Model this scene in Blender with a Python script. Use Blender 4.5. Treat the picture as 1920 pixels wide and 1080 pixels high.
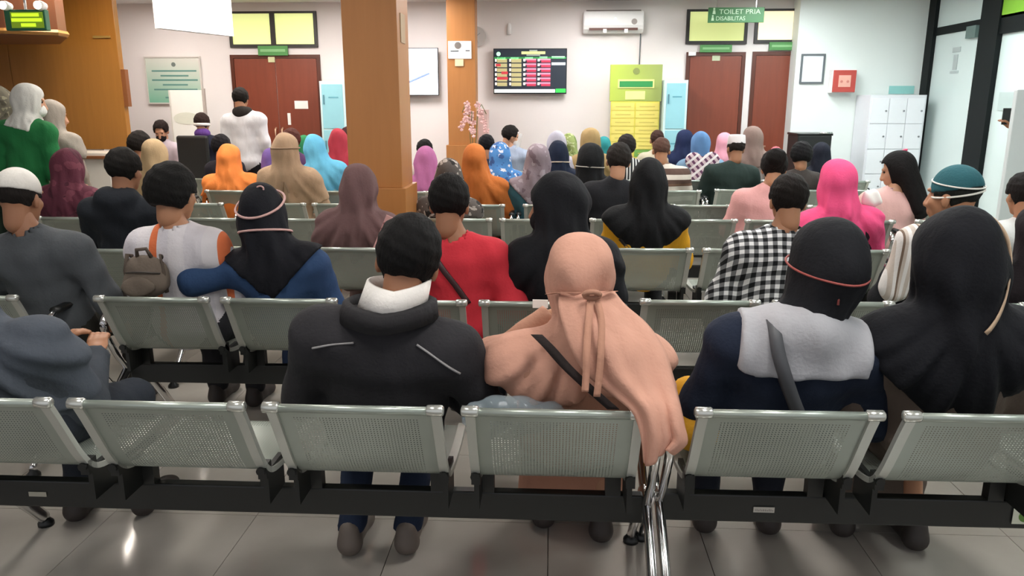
import bpy, math, random
import numpy as np
from mathutils import Matrix, Vector

for o in list(bpy.data.objects):
    bpy.data.objects.remove(o)
scn = bpy.context.scene
C = scn.collection
rad = math.radians

# ------------------------------------------------------------------ camera, light, exposure
FPX, PITCH, YAW, CAMH = 1440.0, 13.5, 3.0, 1.65
cam = bpy.data.objects.new('camera', bpy.data.cameras.new('camera'))
C.objects.link(cam)
cam.location = (0, 0, CAMH)
cam.rotation_euler = (rad(90 - PITCH), 0, rad(YAW))
cam.data.sensor_width = 36
cam.data.lens = FPX / 1920 * 36
cam.data.clip_start = .05
scn.camera = cam

world = bpy.data.worlds.new('world'); scn.world = world
world.use_nodes = True
world.node_tree.nodes['Background'].inputs[0].default_value = (.95, .95, 1, 1)
world.node_tree.nodes['Background'].inputs[1].default_value = .60
scn.view_settings.view_transform = 'Standard'
scn.view_settings.look = 'None'
scn.view_settings.gamma = 1
scn.view_settings.use_curve_mapping = False
scn.view_settings.exposure = 0.0

CEIL = 3.06
# recessed ceiling panels: (x, y, watts, colour)
PANELS = [(-5.5, 10.2, 32, (1, .93, .88)), (-3.7, 9.9, 50, (1, .93, .88)), (-1.9, 10.0, 52, (1, .96, .95)), (.6, 10.0, 60, (1, .97, .97)), (2.9, 9.9, 62, (.94, .99, 1)),  # leftmost panel added to brighten the left of the back wall
          (-4.6, 7.6, 50, (1, .90, .78)), (-2.9, 6.9, 46, (1, .93, .86)), (-.3, 7.0, 44, (1, .95, .91)), (2.3, 7.0, 44, (.95, .99, 1)), (4.1, 8.3, 56, (.90, 1, .97)),
          (-2.7, 4.2, 34, (1, .95, .9)), (.9, 4.3, 46, (1, .96, .93)), (2.9, 4.6, 42, (.93, 1, .98)),
          (-1.6, 1.5, 28, (1, .96, .9)), (.6, 1.5, 36, (1, .97, .93)), (2.6, 1.5, 32, (.95, 1, .98))]  # leftmost panel added to brighten the front seats and floor

# ------------------------------------------------------------------ pixel helpers (1920 x 1080 frame)
_R = np.array(cam.rotation_euler.to_matrix())
def ray(px, py): return _R @ np.array([(px - 960) / FPX, -(py - 540) / FPX, -1.0])
def at(px, py, Y):                       # hit the plane y = Y
    d = ray(px, py); t = Y / d[1]; return Vector((d[0] * t, Y, CAMH + d[2] * t))
def atx(px, py, X):                      # hit the plane x = X
    d = ray(px, py); t = X / d[0]; return Vector((X, d[1] * t, CAMH + d[2] * t))
def atz(px, py, Z):
    d = ray(px, py); t = (Z - CAMH) / d[2]; return Vector((d[0] * t, d[1] * t, Z))

# ------------------------------------------------------------------ materials
def lin(c):
    if isinstance(c, str):
        c = [int(c[i:i + 2], 16) / 255 for i in (0, 2, 4)]
    return tuple((x / 12.92 if x <= .04045 else ((x + .055) / 1.055) ** 2.4) for x in c) + (1,)
_mats = {}
def _new(key):
    m = bpy.data.materials.new(key); m.use_nodes = True
    nt = m.node_tree
    return m, nt, nt.nodes['Principled BSDF']
def N(nt, t, **kw):
    n = nt.nodes.new(t)
    for k, v in kw.items(): setattr(n, k, v)
    return n
def mathn(nt, op, a, b=None):
    n = N(nt, 'ShaderNodeMath', operation=op)
    for i, v in enumerate((a, b)):
        if v is None: continue
        if isinstance(v, (int, float)): n.inputs[i].default_value = v
        else: nt.links.new(v, n.inputs[i])
    return n.outputs[0]
def mixc(nt, fac, a, b):
    n = N(nt, 'ShaderNodeMix', data_type='RGBA')
    for s, v in ((n.inputs[0], fac), (n.inputs[6], a), (n.inputs[7], b)):
        if isinstance(v, (int, float)): s.default_value = v
        elif isinstance(v, tuple): s.default_value = v
        else: nt.links.new(v, s)
    return n.outputs[2]
def plain(col, rough=.6, metal=0.0, var=.06, scale=12, bump=0.0, spec=.5):
    key = f'plain_{col}_{rough}_{metal}_{var}_{scale}_{bump}'
    if key in _mats: return _mats[key]
    m, nt, b = _new(key)
    c = lin(col)
    tc = N(nt, 'ShaderNodeTexCoord'); no = N(nt, 'ShaderNodeTexNoise')
    no.inputs['Scale'].default_value = scale; no.inputs['Detail'].default_value = 4
    nt.links.new(tc.outputs['Object'], no.inputs['Vector'])
    lo = tuple(x * (1 - var) for x in c[:3]) + (1,); hi = tuple(min(1, x * (1 + var)) for x in c[:3]) + (1,)
    nt.links.new(mixc(nt, no.outputs[0], lo, hi), b.inputs['Base Color'])
    b.inputs['Roughness'].default_value = rough; b.inputs['Metallic'].default_value = metal
    b.inputs['Specular IOR Level'].default_value = spec
    if bump:
        bn = N(nt, 'ShaderNodeBump'); bn.inputs['Strength'].default_value = bump; bn.inputs['Distance'].default_value = .01
        nt.links.new(no.outputs[0], bn.inputs['Height']); nt.links.new(bn.outputs[0], b.inputs['Normal'])
    _mats[key] = m; return m
def emit(col, s=1.0):
    key = f'emit_{col}_{s}'
    if key in _mats: return _mats[key]
    m, nt, b = _new(key)
    b.inputs['Base Color'].default_value = lin(col); b.inputs['Emission Color'].default_value = lin(col)
    b.inputs['Emission Strength'].default_value = s
    _mats[key] = m; return m
def cloth(col, pat='plain', col2='ffffff', col3='303040', scale=1.0, rough=.85):
    key = f'cloth_{col}_{pat}_{col2}_{col3}_{scale}'
    if key in _mats: return _mats[key]
    m, nt, b = _new(key)
    tc = N(nt, 'ShaderNodeTexCoord'); ob = tc.outputs['Object']
    no = N(nt, 'ShaderNodeTexNoise'); no.inputs['Scale'].default_value = 9; no.inputs['Detail'].default_value = 3
    nt.links.new(ob, no.inputs['Vector'])
    c = lin(col); lo = tuple(x * .86 for x in c[:3]) + (1,); hi = tuple(min(1, x * 1.12) for x in c[:3]) + (1,)
    base = mixc(nt, no.outputs[0], lo, hi)
    sep = N(nt, 'ShaderNodeSeparateXYZ'); nt.links.new(ob, sep.inputs[0])
    def band(sock, period, duty=.5, off=0.0):
        f = mathn(nt, 'FRACT', mathn(nt, 'ADD', mathn(nt, 'DIVIDE', sock, period), 50 + off))
        return mathn(nt, 'LESS_THAN', f, duty)
    if pat == 'gingham':
        p = .042 * scale
        a = band(sep.outputs[0], p); z = band(mathn(nt, 'ADD', sep.outputs[2], mathn(nt, 'MULTIPLY', sep.outputs[1], .6)), p)
        s = mathn(nt, 'MULTIPLY', mathn(nt, 'ADD', a, z), .5)
        r = N(nt, 'ShaderNodeValToRGB'); r.color_ramp.interpolation = 'CONSTANT'
        r.color_ramp.elements[0].color = lin(col); r.color_ramp.elements[1].position = .4; r.color_ramp.elements[1].color = lin(col2)
        e = r.color_ramp.elements.new(.9); e.color = lin(col3)
        nt.links.new(s, r.inputs[0]); base = r.outputs[0]
    elif pat == 'vstripe' or pat == 'hstripe':
        s = sep.outputs[0 if pat == 'vstripe' else 2]
        base = mixc(nt, band(s, .07 * scale, .45), base, lin(col2))
        base = mixc(nt, band(s, .14 * scale, .12, .3), base, lin(col3))
    elif pat == 'plaid':
        w = N(nt, 'ShaderNodeVectorRotate'); w.inputs['Angle'].default_value = .7; w.inputs['Axis'].default_value = (0, 1, 0)
        nt.links.new(ob, w.inputs[0]); s2 = N(nt, 'ShaderNodeSeparateXYZ'); nt.links.new(w.outputs[0], s2.inputs[0])
        base = mixc(nt, band(s2.outputs[0], .11 * scale, .45), base, lin(col2))
        base = mixc(nt, band(s2.outputs[2], .13 * scale, .35), base, lin(col3))
    elif pat == 'floral':
        v = N(nt, 'ShaderNodeTexVoronoi'); v.inputs['Scale'].default_value = 22 / scale
        nd = N(nt, 'ShaderNodeTexNoise'); nd.inputs['Scale'].default_value = 14 / scale
        nt.links.new(ob, nd.inputs['Vector'])
        ad = N(nt, 'ShaderNodeMix', data_type='VECTOR'); ad.inputs[0].default_value = .12
        nt.links.new(ob, ad.inputs[4]); nt.links.new(nd.outputs[1], ad.inputs[5]); nt.links.new(ad.outputs[1], v.inputs['Vector'])
        base = mixc(nt, mathn(nt, 'LESS_THAN', v.outputs['Distance'], .36), base, lin(col2))
        base = mixc(nt, mathn(nt, 'GREATER_THAN', nd.outputs[0], .58), base, lin(col3))
    nt.links.new(base, b.inputs['Base Color'])
    b.inputs['Roughness'].default_value = rough; b.inputs['Specular IOR Level'].default_value = .25
    wv = N(nt, 'ShaderNodeTexNoise'); wv.inputs['Scale'].default_value = 90; wv.inputs['Detail'].default_value = 2
    nt.links.new(ob, wv.inputs['Vector'])
    bn = N(nt, 'ShaderNodeBump'); bn.inputs['Strength'].default_value = .3; bn.inputs['Distance'].default_value = .006
    mp = N(nt, 'ShaderNodeMapping'); mp.inputs['Scale'].default_value = (13, 13, 4.5); mp.inputs['Rotation'].default_value = (0, .35, 0)
    nt.links.new(ob, mp.inputs[0])
    w2 = N(nt, 'ShaderNodeTexNoise'); w2.inputs['Scale'].default_value = 1.1; w2.inputs['Detail'].default_value = 1.2; w2.inputs['Distortion'].default_value = .2
    nt.links.new(mp.outputs[0], w2.inputs['Vector'])
    b2 = N(nt, 'ShaderNodeBump'); b2.inputs['Strength'].default_value = .55; b2.inputs['Distance'].default_value = .022
    nt.links.new(w2.outputs[0], b2.inputs['Height']); nt.links.new(b2.outputs[0], bn.inputs['Normal'])
    nt.links.new(wv.outputs[0], bn.inputs['Height']); nt.links.new(bn.outputs[0], b.inputs['Normal'])
    _mats[key] = m; return m
def hairmat(col):
    key = 'hair_' + col
    if key in _mats: return _mats[key]
    m, nt, b = _new(key); c = lin(col)
    tc = N(nt, 'ShaderNodeTexCoord'); mp = N(nt, 'ShaderNodeMapping'); mp.inputs['Scale'].default_value = (150, 60, 45)
    nt.links.new(tc.outputs['Object'], mp.inputs[0])
    no = N(nt, 'ShaderNodeTexNoise'); no.inputs['Scale'].default_value = 1; no.inputs['Detail'].default_value = 3
    nt.links.new(mp.outputs[0], no.inputs['Vector'])
    nt.links.new(mixc(nt, no.outputs[0], tuple(x * .5 for x in c[:3]) + (1,), tuple(x * 1.5 for x in c[:3]) + (1,)), b.inputs['Base Color'])
    b.inputs['Roughness'].default_value = .8; b.inputs['Specular IOR Level'].default_value = .2
    bn = N(nt, 'ShaderNodeBump'); bn.inputs['Strength'].default_value = .8; bn.inputs['Distance'].default_value = .008
    nt.links.new(no.outputs[0], bn.inputs['Height']); nt.links.new(bn.outputs[0], b.inputs['Normal'])
    _mats[key] = m; return m
def wood(c1, c2, rough=.35, scale=1.0):
    key = f'wood_{c1}_{c2}'
    if key in _mats: return _mats[key]
    m, nt, b = _new(key)
    tc = N(nt, 'ShaderNodeTexCoord'); mp = N(nt, 'ShaderNodeMapping'); mp.inputs['Scale'].default_value = (9 * scale, 9 * scale, .7 * scale)
    nt.links.new(tc.outputs['Object'], mp.inputs[0])
    no = N(nt, 'ShaderNodeTexNoise'); no.inputs['Scale'].default_value = 2.2; no.inputs['Detail'].default_value = 7; no.inputs['Distortion'].default_value = .6
    nt.links.new(mp.outputs[0], no.inputs['Vector'])
    nt.links.new(mixc(nt, no.outputs[0], lin(c1), lin(c2)), b.inputs['Base Color'])
    b.inputs['Roughness'].default_value = rough
    _mats[key] = m; return m
def glass_frost(col, rough=.35, alpha=.9):
    key = f'frost_{col}'
    if key in _mats: return _mats[key]
    m, nt, b = _new(key)
    b.inputs['Base Color'].default_value = lin(col); b.inputs['Roughness'].default_value = rough
    b.inputs['Transmission Weight'].default_value = 1 - alpha
    _mats[key] = m; return m
def perforated():
    m, nt, b = _new('perforated_steel')
    uv = N(nt, 'ShaderNodeUVMap'); sep = N(nt, 'ShaderNodeSeparateXYZ'); nt.links.new(uv.outputs[0], sep.inputs[0])
    P = .0095
    fx = mathn(nt, 'SUBTRACT', mathn(nt, 'FRACT', mathn(nt, 'DIVIDE', sep.outputs[0], P)), .5)
    fy = mathn(nt, 'SUBTRACT', mathn(nt, 'FRACT', mathn(nt, 'DIVIDE', sep.outputs[1], P)), .5)
    r2 = mathn(nt, 'ADD', mathn(nt, 'MULTIPLY', fx, fx), mathn(nt, 'MULTIPLY', fy, fy))
    hole = mathn(nt, 'LESS_THAN', r2, .032)
    inx = mathn(nt, 'LESS_THAN', mathn(nt, 'ABSOLUTE', mathn(nt, 'SUBTRACT', sep.outputs[0], .2525)), .187)
    iny = mathn(nt, 'GREATER_THAN', sep.outputs[1], .035)
    hole = mathn(nt, 'MULTIPLY', hole, mathn(nt, 'MULTIPLY', inx, iny))
    tc = N(nt, 'ShaderNodeTexCoord'); no = N(nt, 'ShaderNodeTexNoise'); no.inputs['Scale'].default_value = 5
    nt.links.new(tc.outputs['Object'], no.inputs['Vector'])
    nt.links.new(mixc(nt, no.outputs[0], lin('8f978e'), lin('a3aba1')), b.inputs['Base Color'])
    b.inputs['Metallic'].default_value = .35; b.inputs['Roughness'].default_value = .36
    nt.links.new(mathn(nt, 'SUBTRACT', 1.0, hole), b.inputs['Alpha'])
    return m
def tile_mat():
    m, nt, b = _new('glazed_tile')
    tc = N(nt, 'ShaderNodeTexCoord'); geo = N(nt, 'ShaderNodeNewGeometry'); oi = N(nt, 'ShaderNodeObjectInfo')
    no = N(nt, 'ShaderNodeTexNoise'); no.inputs['Scale'].default_value = 3.5; no.inputs['Detail'].default_value = 6
    nt.links.new(geo.outputs['Position'], no.inputs['Vector'])
    c = mixc(nt, no.outputs[0], lin('aba59c'), lin('c4beb4'))
    nt.links.new(c, b.inputs['Base Color'])
    b.inputs['Roughness'].default_value = .10; b.inputs['Specular IOR Level'].default_value = 1.0
    return m

# ------------------------------------------------------------------ mesh helpers
class MB:
    def __init__(s): s.v = []; s.f = []; s.uv = None
    def box(s, x0, x1, y0, y1, z0, z1, M=None):
        b = len(s.v)
        for z in (z0, z1):
            for x, y in ((x0, y0), (x1, y0), (x1, y1), (x0, y1)):
                p = Vector((x, y, z)); s.v.append(tuple(M @ p if M else p))
        s.f += [tuple(b + i for i in q) for q in ((0, 3, 2, 1), (4, 5, 6, 7), (0, 1, 5, 4), (1, 2, 6, 5), (2, 3, 7, 6), (3, 0, 4, 7))]
        return s
    def tube(s, pts, r, n=8, flat=1.0, cap=True):
        pts = [Vector(p) for p in pts]; b = len(s.v); up = Vector((0, 0, 1)); L = len(pts)
        for i, p in enumerate(pts):
            t = (pts[min(i + 1, L - 1)] - pts[max(i - 1, 0)]).normalized()
            a = t.cross(up)
            if a.length < .05: a = t.cross(Vector((0, 1, 0)))
            a.normalize(); c = a.cross(t).normalized()
            rr = r[i] if isinstance(r, (list, tuple)) else r
            for k in range(n):
                th = 2 * math.pi * k / n
                s.v.append(tuple(p + a * math.cos(th) * rr * flat + c * math.sin(th) * rr))
        for i in range(L - 1):
            for k in range(n):
                k2 = (k + 1) % n
                s.f.append((b + i * n + k, b + i * n + k2, b + (i + 1) * n + k2, b + (i + 1) * n + k))
        if cap:
            s.f.append(tuple(b + k for k in reversed(range(n)))); s.f.append(tuple(b + (L - 1) * n + k for k in range(n)))
        return s
    def lathe(s, prof, n=20, c=(0, 0, 0), axis='z'):
        b = len(s.v)
        for r, z in prof:
            for k in range(n):
                th = 2 * math.pi * k / n
                q = (r * math.cos(th), r * math.sin(th), z)
                if axis == 'y': q = (q[0], q[2], q[1])
                s.v.append((q[0] + c[0], q[1] + c[1], q[2] + c[2]))
        L = len(prof)
        for i in range(L - 1):
            for k in range(n):
                k2 = (k + 1) % n; s.f.append((b + i * n + k, b + i * n + k2, b + (i + 1) * n + k2, b + (i + 1) * n + k))
        s.f.append(tuple(b + k for k in reversed(range(n)))); s.f.append(tuple(b + (L - 1) * n + k for k in range(n)))
        return s
    def prism(s, poly, y0, y1):          # polygon in xz, extruded along y
        b = len(s.v); n = len(poly)
        for y in (y0, y1): s.v += [(x, y, z) for x, z in poly]
        s.f.append(tuple(b + i for i in range(n))); s.f.append(tuple(b + n + i for i in reversed(range(n))))
        for i in range(n):
            j = (i + 1) % n; s.f.append((b + i, b + n + i, b + n + j, b + j))
        return s
    def mesh(s, name, mat, smooth=False, bevel=0.0):
        me = bpy.data.meshes.new(name); me.from_pydata(s.v, [], s.f); me.validate(); me.update()
        if mat: me.materials.append(mat)
        if smooth:
            me.shade_smooth()
        return me
    def build(s, name, mat, parent=None, smooth=False, bevel=0.0, label=None):
        return link(name, s.mesh(name, mat, smooth), parent, bevel=bevel, label=label)
def link(name, me, parent=None, bevel=0.0, label=None):
    o = bpy.data.objects.new(name, me); C.objects.link(o)
    if parent: o.parent = parent
    if bevel:
        md = o.modifiers.new('bevel', 'BEVEL'); md.width = bevel; md.segments = 2; md.limit_method = 'ANGLE'
    if label: o['label'] = label
    return o
def empty(name, loc=(0, 0, 0), rz=0.0):
    o = bpy.data.objects.new(name, None); C.objects.link(o); o.location = loc; o.rotation_euler = (0, 0, rz)
    o.empty_display_size = .1
    return o
def tag(o, label=None, cat=None, group=None, kind=None):
    for k, v in (('label', label), ('category', cat), ('group', group), ('kind', kind)):
        if v: o[k] = v
    return o
def copy_tree(o, parent=None):
    c = o.copy(); C.objects.link(c); c.parent = parent
    for ch in o.children: copy_tree(ch, c)
    return c
def box(name, lo, hi, mat, parent=None, bevel=0.0, label=None):
    return MB().box(lo[0], hi[0], lo[1], hi[1], lo[2], hi[2]).build(name, mat, parent, bevel=bevel, label=label)
def text(name, body, size, loc, mat, parent=None, rz=0.0, depth=.002, fit=None):
    cu = bpy.data.curves.new(name, 'FONT'); cu.body = body; cu.size = size; cu.extrude = depth
    cu.align_x = 'CENTER'; cu.align_y = 'CENTER'
    t = bpy.data.objects.new(name, cu); C.objects.link(t)
    dg = bpy.context.evaluated_depsgraph_get()
    me = bpy.data.meshes.new_from_object(t.evaluated_get(dg)); bpy.data.objects.remove(t)
    me.materials.clear(); me.materials.append(mat)
    o = link(name, me, parent); o.location = loc; o.rotation_euler = (rad(90), 0, rz)
    if fit:
        xs = [v.co.x for v in me.vertices]; w = max(xs) - min(xs); o.scale = (fit / w, 1, 1)
    return o

# ------------------------------------------------------------------ the setting
WY = 11.5
M_wall = plain('e4dedb', .75, var=.02, scale=3)
M_wallr = plain('dfe6e3', .7, var=.02, scale=3)
M_white = plain('e8e8e6', .5, var=.02)
M_door = wood('6e3322', '83402b', .4)
M_pillar = wood('a8703c', 'b67c45', .38)
M_wood = wood('98662a', 'ab7634', .3)
M_wood2 = wood('7d4a26', '8c5730', .4)
M_black = plain('1b1d1d', .4, var=.1)
M_dark = plain('2a2624', .5, var=.1)
M_chrome = plain('d8d8d8', .12, 1.0, var=.02)
M_green = plain('2f6b38', .5, var=.08)
M_letter = plain('b9d6b4', .5, var=.03)
M_paper = plain('e9e8e2', .7, var=.03)
M_ink = plain('5d6468', .7, var=.05)
M_tile = tile_mat()

fl = tag(box('floor', (-9, -1.0, -.12), (9, 11.7, -.012), plain('77726b', .6)), kind='structure')
tile_me = MB().box(-.2985, .2985, -.2985, .2985, -.012, 0).mesh('floor_tile', M_tile)
for i in range(18):
    for j in range(16):
        t = link('floor_tile', tile_me, fl); t.location = (-5.1 + i * .6, 1.9 + j * .6, 0)
tag(box('ceiling', (-9, -1.0, CEIL), (9, 11.7, CEIL + .1), plain('e6e1dc', .8, var=.02)), kind='structure')
tag(box('wall_back', (-9, WY, -.1), (9, 11.7, CEIL + .05), M_wall), kind='structure')
RWY = 11.2
xr0, xr1 = at(1492, 120, RWY).x, at(1737, 60, RWY).x
tag(box('wall_right_end', (xr0, RWY, -.02), (xr1 + .06, WY, CEIL + .02), M_wallr), kind='structure')
tag(box('baseboard_back', (-4.3, WY - .012, 0), (xr0, WY, .1), plain('8f8a84', .5)), kind='structure')

# ceiling light panels
for i, (x, y, w, c) in enumerate(PANELS):
    e = empty('ceiling_light', (x, y, CEIL - .03))
    k = f'{i}'
    m, nt, b = _new('light_diffuser')
    b.inputs['Base Color'].default_value = (1, 1, 1, 1); b.inputs['Emission Color'].default_value = c + (1,)
    b.inputs['Emission Strength'].default_value = w / (math.pi * .55 * 1.1) * 1.0
    MB().box(-.275, .275, -.55, .55, -.005, .0).build('diffuser', m, e)
    f = MB(); f.box(-.30, -.275, -.575, .575, -.01, .029); f.box(.275, .30, -.575, .575, -.01, .029)
    f.box(-.275, .275, -.575, -.55, -.01, .029); f.box(-.275, .275, .55, .575, -.01, .029)
    f.build('frame', M_white, e)
    zone = lambda yy: 'over the front row of benches' if yy < 3 else 'over the middle benches' if yy < 5 else 'over the far benches' if yy < 9 else 'by the back wall'
    where = zone(y)
    nth = ['first', 'second', 'third', 'fourth', 'fifth'][sum(1 for q in PANELS[:i] if zone(q[1]) == where)]
    tag(e, f'unseen recessed white ceiling light panel {where}, {nth} from the left', 'ceiling light', 'ceiling light panels')

# columns clad in brown wood
def column(px0, px1, Y, depth, ystep, nm, grow):
    a, b = at(px0, 100, Y), at(px1, 100, Y); zs = at(px0, ystep, Y).z
    e = empty(nm, ((a.x + b.x) / 2, Y + depth / 2, 0)); hw = (b.x - a.x) / 2
    box('shaft', (-hw, -depth / 2, zs), (hw, depth / 2, CEIL + .02), M_pillar, e, .004)
    box('base_cladding', (-hw - grow, -depth / 2 - grow, -.005), (hw + grow, depth / 2 + grow, zs), M_pillar, e, .004)
    return e, a, b
c1, a1, b1 = column(643, 746, 5.55, .42, 352, 'trim_1', .03); tag(c1, kind='structure')
c2, a2, b2 = column(838, 891, 10.6, .32, 272, 'trim_2', .03); tag(c2, kind='structure')
# notice on the far column
p, q = at(840, 77, 10.59), at(884, 110, 10.59)
e = tag(empty('notice', (p.x, 10.588, q.z)), 'white printed notice taped to the far wooden column', 'notice')
box('sheet', (0, 0, 0), (q.x - p.x, .006, p.z - q.z), M_paper, e)
w, h = q.x - p.x, p.z - q.z
MB().lathe([(.001, -.003), (.045, -.003), (.045, .0), (.001, .0)], 16, (w * .42, 0, h * .75), 'y').build('seal_print', plain('77706a', .7), e)
MB().box(w * .1, w * .45, -.002, 0, h * .4, h * .47).box(w * .75, w * .93, -.002, 0, h * .42, h * .48).build('print_lines', M_ink, e)
p, q = at(853, 111, 10.59), at(869, 124, 10.59)
e = tag(box('number_card', (p.x, 10.585, q.z), (q.x, 10.593, p.z), plain('d9cfa8', .7)), 'small cream card below the notice on the far column', 'card')
p, q = at(743, 25, 5.7), at(758, 80, 5.7)
tag(MB().box(b1.x, b1.x + .006, 5.66, 5.82, q.z, p.z).build('paper_sheet', plain('b9a184', .7)), 'pale paper sheet on the side of the near wooden column', 'notice')

def door(n, px0, px1, top, leaves, handles=True):
    x0, x1, z1 = at(px0, top, WY).x, at(px1, top, WY).x, at(px0, top, WY).z
    e = tag(empty(f'door_{n}', (x0, WY, 0)), kind='structure'); w = x1 - x0
    f = MB().box(0, .05, -.03, 0, 0, z1).box(w - .05, w, -.03, 0, 0, z1).box(.05, w - .05, -.03, 0, z1 - .05, z1)
    f.build('door_frame', wood('4a2418', '5a2c1d'), e)
    lw = (w - .1) / leaves
    for i in range(leaves):
        l = box('door_leaf', (.05 + i * lw + .004, -.022, .01), (.05 + (i + 1) * lw - .004, -.001, z1 - .055), M_door, e, .002)
        if handles:
            hx = .05 + lw + (-.05 if i == 0 else .05) if leaves == 2 else .12
            MB().tube([(hx, -.022, .95), (hx, -.065, .97), (hx, -.065, 1.28), (hx, -.022, 1.30)], .012, 8).build('pull_handle', plain('c9a98c', .3, .6), l, True)
    return e, x0, x1, z1
d1, dx0, dx1, dz1 = door(1, 432, 600, 103, 2)
p, q = at(553, 189, WY), at(579, 204, WY); 
tag(box('paper_notice', (p.x, WY - .028, q.z), (q.x, WY - .0225, p.z), M_paper), 'small white paper taped on the left double door', 'notice')
p, q = at(540, 212, WY), at(547, 234, WY)
box('lock_plate', (p.x - dx0, -.03, q.z), (q.x - dx0, -.0222, p.z), M_paper, d1)
p, q = at(504, 107, WY), at(517, 117, WY)
box('door_plate', (p.x - dx0, -.036, q.z), (q.x - dx0, -.0302, p.z), plain('c8c79a', .5), d1)
d2, ex0, ex1, ez1 = door(2, 1287, 1398, 98, 1, False)
d3, gx0, gx1, gz1 = door(3, 1411, 1520, 97, 1, False)
p, q = at(1335, 104, WY), at(1349, 114, WY)
box('door_plate', (p.x - ex0, -.03, q.z), (q.x - ex0, -.0222, p.z), plain('b9c2a0', .5), d2)
p, q = at(1290, 98, WY), at(1303, 105, WY)
box('door_closer', (p.x - ex0, -.08, q.z), (q.x - ex0, -.0302, p.z), M_white, d2, .004)
for dd, x in ((d2, .14), (d3, .14)):
    MB().tube([(x, -.022, 1.05), (x, -.07, 1.05), (x + .12, -.07, 1.05)], .012, 8).build('lever_handle', plain('b98f78', .3, .5), dd, True)
def transom(n, px0, px1, top, bot, cols, glow):
    p, q = at(px0, top, WY), at(px1, bot, WY); w, h = q.x - p.x, p.z - q.z
    e = tag(empty(f'window_{n}', (p.x, WY, q.z)), kind='structure')
    f = MB().box(0, w, -.04, 0, 0, .045).box(0, w, -.04, 0, h - .03, h).box(0, .045, -.04, 0, .045, h - .03).box(w - .045, w, -.04, 0, .045, h - .03)
    if cols == 2: f.box(w / 2 - .035, w / 2 + .035, -.045, 0, .045, h - .03)
    f.build('window_frame', M_dark, e)
    for i in range(cols):
        a = .045 + i * (w - .09) / cols + (.036 if i else 0); b = .045 + (i + 1) * (w - .09) / cols - (.036 if cols == 2 and i == 0 else 0)
        box('pane', (a, -.02, .045), (b, -.004, h - .03), glow, e)
    return e
G1 = emit('dfe89a', .62); G2 = emit('d3dc92', .55); G3 = emit('f3e2bd', .72)
transom(1, 428, 597, 22, 89, 2, G1)
transom(2, 1288, 1399, 18, 83, 1, G2)
transom(3, 1417, 1530, 17, 81, 1, G3)
for (a, b, c, d, s) in ((483, 540, 86, 104, 'left double door'), (1313, 1372, 84, 98, 'first single door'), (1443, 1500, 79, 94, 'far right door')):
    p, q = at(a, c, WY - .06), at(b, d, WY - .06)
    e = tag(empty('door_sign', (p.x, WY - .05, q.z)), f'small green name sign above the {s}', 'sign', 'green door signs')
    w, h = q.x - p.x, p.z - q.z
    box('sign_plate', (0, -.015, 0), (w, .009, h), plain('4c8a4a', .5), e, .002)
    box('lettering_strip', (w * .08, -.018, h * .38), (w * .92, -.0152, h * .66), plain('7fb37a', .5), e)

# hanging toilet sign
SY = 10.9
p, q = at(1329, 14, SY), at(1432, 42, SY); w, h = q.x - p.x, p.z - q.z
e = tag(empty('toilet_sign', (p.x, SY, q.z)), 'green hanging sign reading TOILET PRIA and DISABILITAS', 'sign')
box('board', (0, 0, 0), (w, .03, h), M_green, e, .003)
text('lettering', 'TOILET PRIA', .085, (w * .56, -.002, h * .70), M_letter, e, fit=w * .74)
text('lettering', 'DISABILITAS', .075, (w * .40, -.002, h * .26), M_letter, e, fit=w * .52)
def figure_icon(cx, cz, s):
    m = MB(); m.lathe([(.001, -.003), (.014 * s, -.003), (.014 * s, 0), (.001, 0)], 10, (cx, 0, cz + .035 * s), 'y')
    m.prism([(cx - .02 * s, cz - .03 * s), (cx + .02 * s, cz - .03 * s), (cx + .014 * s, cz + .018 * s), (cx - .014 * s, cz + .018 * s)], -.003, 0)
    return m.build('pictogram', M_letter, e)
figure_icon(w * .1, h * .72, 1); figure_icon(w * .08, h * .27, .9)
MB().tube([(w * .15, .015, h), (w * .15, .015, CEIL - q.z - .005)], .006, 6).tube([(w * .85, .015, h), (w * .85, .015, CEIL - q.z - .005)], .006, 6).build('hanger_rods', M_chrome, e)

# wall board (poster with stand-offs), left of the double door
p, q = at(271, 106, WY), at(384, 195, WY); w, h = q.x - p.x, p.z - q.z
e = tag(empty('wall_board', (p.x, WY, q.z)), 'pale teal printed board in a frame on the back wall left of the double door', 'board')
m, nt, b = _new('board_print'); tc = N(nt, 'ShaderNodeTexCoord'); sp = N(nt, 'ShaderNodeSeparateXYZ'); nt.links.new(tc.outputs['Generated'], sp.inputs[0])
nt.links.new(mixc(nt, mathn(nt, 'ADD', mathn(nt, 'MULTIPLY', sp.outputs[2], .9), mathn(nt, 'MULTIPLY', sp.outputs[0], .15)), lin('77b79c'), lin('d9d9cf')), b.inputs['Base Color']); b.inputs['Roughness'].default_value = .3
box('panel', (.02, -.03, .02), (w - .02, -.012, h - .02), m, e)
MB().box(0, .02, -.04, -.001, 0, h).box(w - .02, w, -.04, -.001, 0, h).box(.02, w - .02, -.04, -.001, h - .02, h).box(.02, w - .02, -.04, -.001, 0, .02).build('frame', plain('cfcac3', .4), e)
MB().lathe([(.001, -.003), (.032, -.003), (.032, 0), (.001, 0)], 14, (w * .52, -.03, h * .83), 'y').build('emblem_print', plain('6f7a72', .6), e)
L = MB()
for i, (ww, zz) in enumerate(((.8, .68), (.5, .58), (.82, .49), (.45, .39), (.78, .29), (.4, .12))):
    L.box(w * (.52 - ww / 2), w * (.52 + ww / 2), -.0325, -.03, h * zz, h * zz + .022)
L.build('print_lines', plain('5f8f86', .6), e)

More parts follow.
